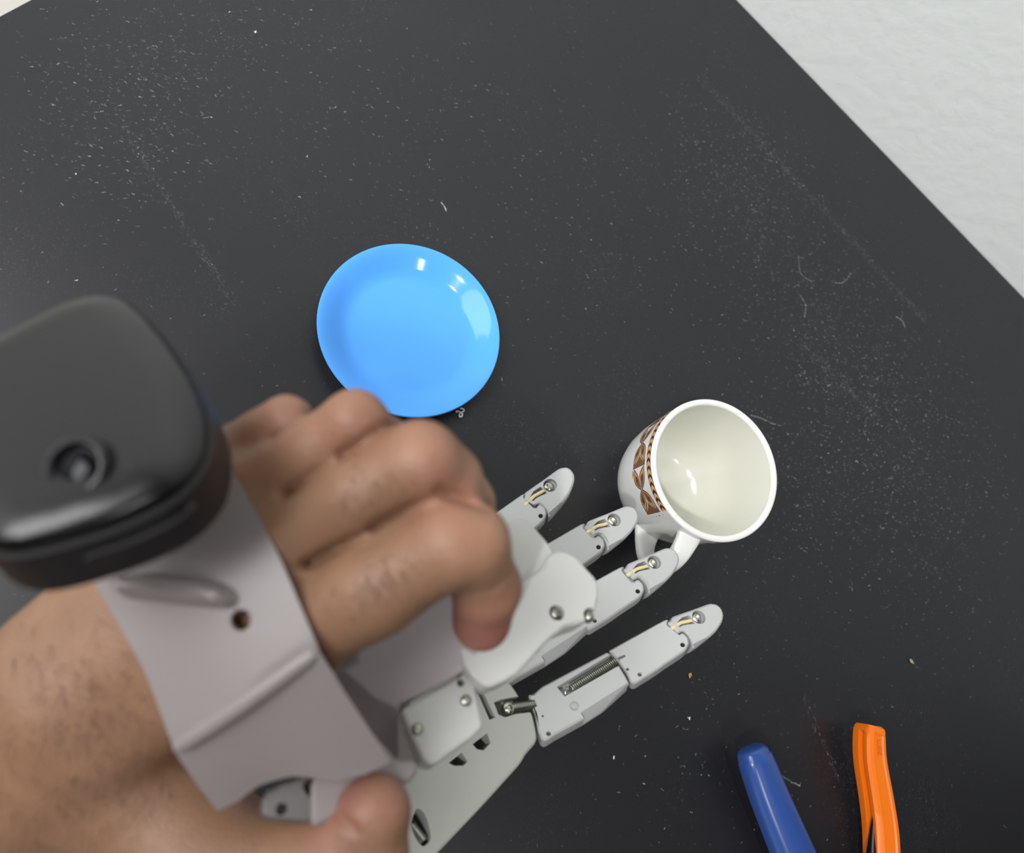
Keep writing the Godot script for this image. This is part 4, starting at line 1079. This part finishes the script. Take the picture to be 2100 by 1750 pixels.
# ------------------------------------------------------------------ tracking camera on the bracket
func tracker() -> void:
	var f := Transform3D(Vector3(0.77582, 0.24098, 0.58313), Vector3(-0.61983, 0.46391, 0.63293), Vector3(-0.118, -0.85248, 0.50927), Vector3(0.01001, 1.01669, -0.06385))
	var t := thing("tracking_camera", Vector3(0.00149, 0.99379, -0.04348), "black rounded square tracking camera with one lens, mounted on the hand bracket", "camera")
	var face := rounded(PackedVector2Array([Vector2(-0.0295, -0.03203), Vector2(-0.00777, -0.04588), Vector2(0.00091, -0.04695), Vector2(0.00795, -0.04218), Vector2(0.01477, -0.03154), Vector2(0.02099, -0.01897), Vector2(0.02608, -0.00744), Vector2(0.02891, 0.00267), Vector2(0.02976, 0.00958), Vector2(0.02892, 0.01776), Vector2(0.02597, 0.02303), Vector2(0.02112, 0.02769), Vector2(0.00939, 0.03162), Vector2(-0.00379, 0.03332), Vector2(-0.01136, 0.03298), Vector2(-0.01741, 0.02848), Vector2(-0.02409, 0.01406), Vector2(-0.0315, -0.0096), Vector2(-0.03316, -0.02668)]), 0.004, 3)
	part("body", prism(face, [[0.0042, 0.0022], [0.0056, 0.0020], [0.0056, -0.0006], [0.0062, -0.0012], [0.019, -0.0016], [0.0215, -0.0006], [0.0235, 0.003], [0.0245, 0.008]]).mesh(35), M.black, t, f)
	part("face_cover", prism(face, [[0.0, 0.0085], [0.0002, 0.0060], [0.0009, 0.0034], [0.0019, 0.0014], [0.0030, 0.0004], [0.0044, 0.0], [0.0050, 0.0012]]).mesh(50), M.black_face, t, f)
	var lf := Transform3D(Vector3(0.60093, 0.362, 0.71263), Vector3(-0.76516, 0.00273, 0.64384), Vector3(0.23113, -0.93217, 0.27862), Vector3(0.00171, 1.02693, -0.05039))
	var c := Vector2.ZERO
	var ring := part("lens_ring", carve(prism(disc(c, 0.0074, 48), [[-0.0010, 0.0012], [-0.0007, 0.0005], [0.0, 0.0], [0.007, -0.0006]]), [prism(disc(c, 0.0058, 48), [[-0.004, 0.0], [-0.0009, 0.0], [0.0010, 0.0012]])]).mesh(35), M.black_face, t, lf)
	var dome := []
	for i in 9:
		var a := PI / 2 * i / 8.0
		var r := PackedVector3Array()
		for k in 32:
			r.append(Vector3(c.x, c.y, 0.0008) + Vector3(cos(TAU * k / 32) * 0.0044 * cos(a), sin(TAU * k / 32) * 0.0044 * cos(a), -0.0014 * sin(a)))
		dome.append(r)
	part("lens", ring_loft(dome).mesh(60), M.lens, ring, lf)
	# long pad let into the lower side
	var run := spline([Vector2(0.00161, 0.03262), Vector2(0.00939, 0.03162), Vector2(0.01531, 0.0301), Vector2(0.02112, 0.02769), Vector2(0.0248, 0.02436)], 8)
	for k in [["side_groove", 0.0019, 0.0044, M.black_deep], ["side_pad", 0.0026, 0.0034, M.black]]:
		var rings := []
		for i in run.size():
			var e := absf(2.0 * i / (run.size() - 1) - 1.0)
			var half: float = k[2] * sqrt(maxf(0.02, 1.0 - pow(maxf(0.0, (e - 0.72) / 0.28), 2.0)))
			var d: Vector2 = (run[mini(i + 1, run.size() - 1)] - run[maxi(i - 1, 0)]).normalized()
			var o: Vector2 = Vector2(-d.y, d.x)
			var r := PackedVector3Array()
			for q in [[k[1] - 0.003, -half], [k[1] - 0.0006, -half], [k[1], -half * 0.8], [k[1], half * 0.8], [k[1] - 0.0006, half], [k[1] - 0.003, half]]:
				var p: Vector2 = run[i] + o * q[0]
				r.append(Vector3(p.x, p.y, 0.0125 + q[1]))
			rings.append(r)
		part(k[0], ring_loft(rings).mesh(35), k[3], t, f)

# ------------------------------------------------------------------ small litter
func crumbs() -> void:
	var curl := part("plastic_curl", tube(spline([Vector3(0.18429, 0.752, 0.0034), Vector3(0.18586, 0.751, 0.00502), Vector3(0.1851, 0.751, 0.00612), Vector3(0.18297, 0.7515, 0.00561), Vector3(0.18124, 0.751, 0.00556), Vector3(0.18031, 0.7508, 0.00688), Vector3(0.18142, 0.751, 0.00759), Vector3(0.18258, 0.7518, 0.00672), Vector3(0.18222, 0.7522, 0.00514), Vector3(0.18227, 0.7516, 0.00357), Vector3(0.18132, 0.751, 0.00287), Vector3(0.18089, 0.7508, 0.00376)], 5), [0.0006], 7).mesh(60), M.chip, self)
	tag(curl, "tiny curled scrap of white plastic beside the blue plate", "scrap")
	for q in [[Vector3(0.15912, 0.75, 0.23476), Vector3(0.16083, 0.75, 0.23443), Vector3(0.15715, 0.75, 0.23574), "tiny tan seed on the table below the lowest robotic fingertip"], [Vector3(0.28572, 0.75, 0.37531), Vector3(0.28606, 0.75, 0.373), Vector3(0.28538, 0.75, 0.37763), "tiny tan seed on the bare table right of the mug"]]:
		var s := tube([q[1], q[1].lerp(q[0], 0.5), q[0], q[0].lerp(q[2], 0.6), q[2]], [0.0002, 0.0011, 0.0013, 0.0006, 0.0002], 8, 0.6).moved(at(Vector3(0, 0.0008, 0)))
		tag(part("seed", s.mesh(60), M.crumb, self), q[3], "seed", "seeds on the table")
	for q in [[Vector3(0.13734, 0.75, 0.25022), "tiny white plastic chip under the lowest robotic finger"], [Vector3(0.08568, 0.75, 0.22133), "tiny white plastic chip between the palm and the blue handle"], [Vector3(0.28231, 0.75, -0.27263), "tiny white plastic chip far up the table above the plate"]]:
		tag(part("plastic_chip", tube([q[0] + Vector3(-0.0009, 0.0005, 0.0008), q[0] + Vector3(0, 0.0006, 0), q[0] + Vector3(0.0009, 0.0005, -0.0002)], [0.0003, 0.0006, 0.0002], 6, 0.6).mesh(30), M.chip, self), q[1], "scrap", "white plastic chips")
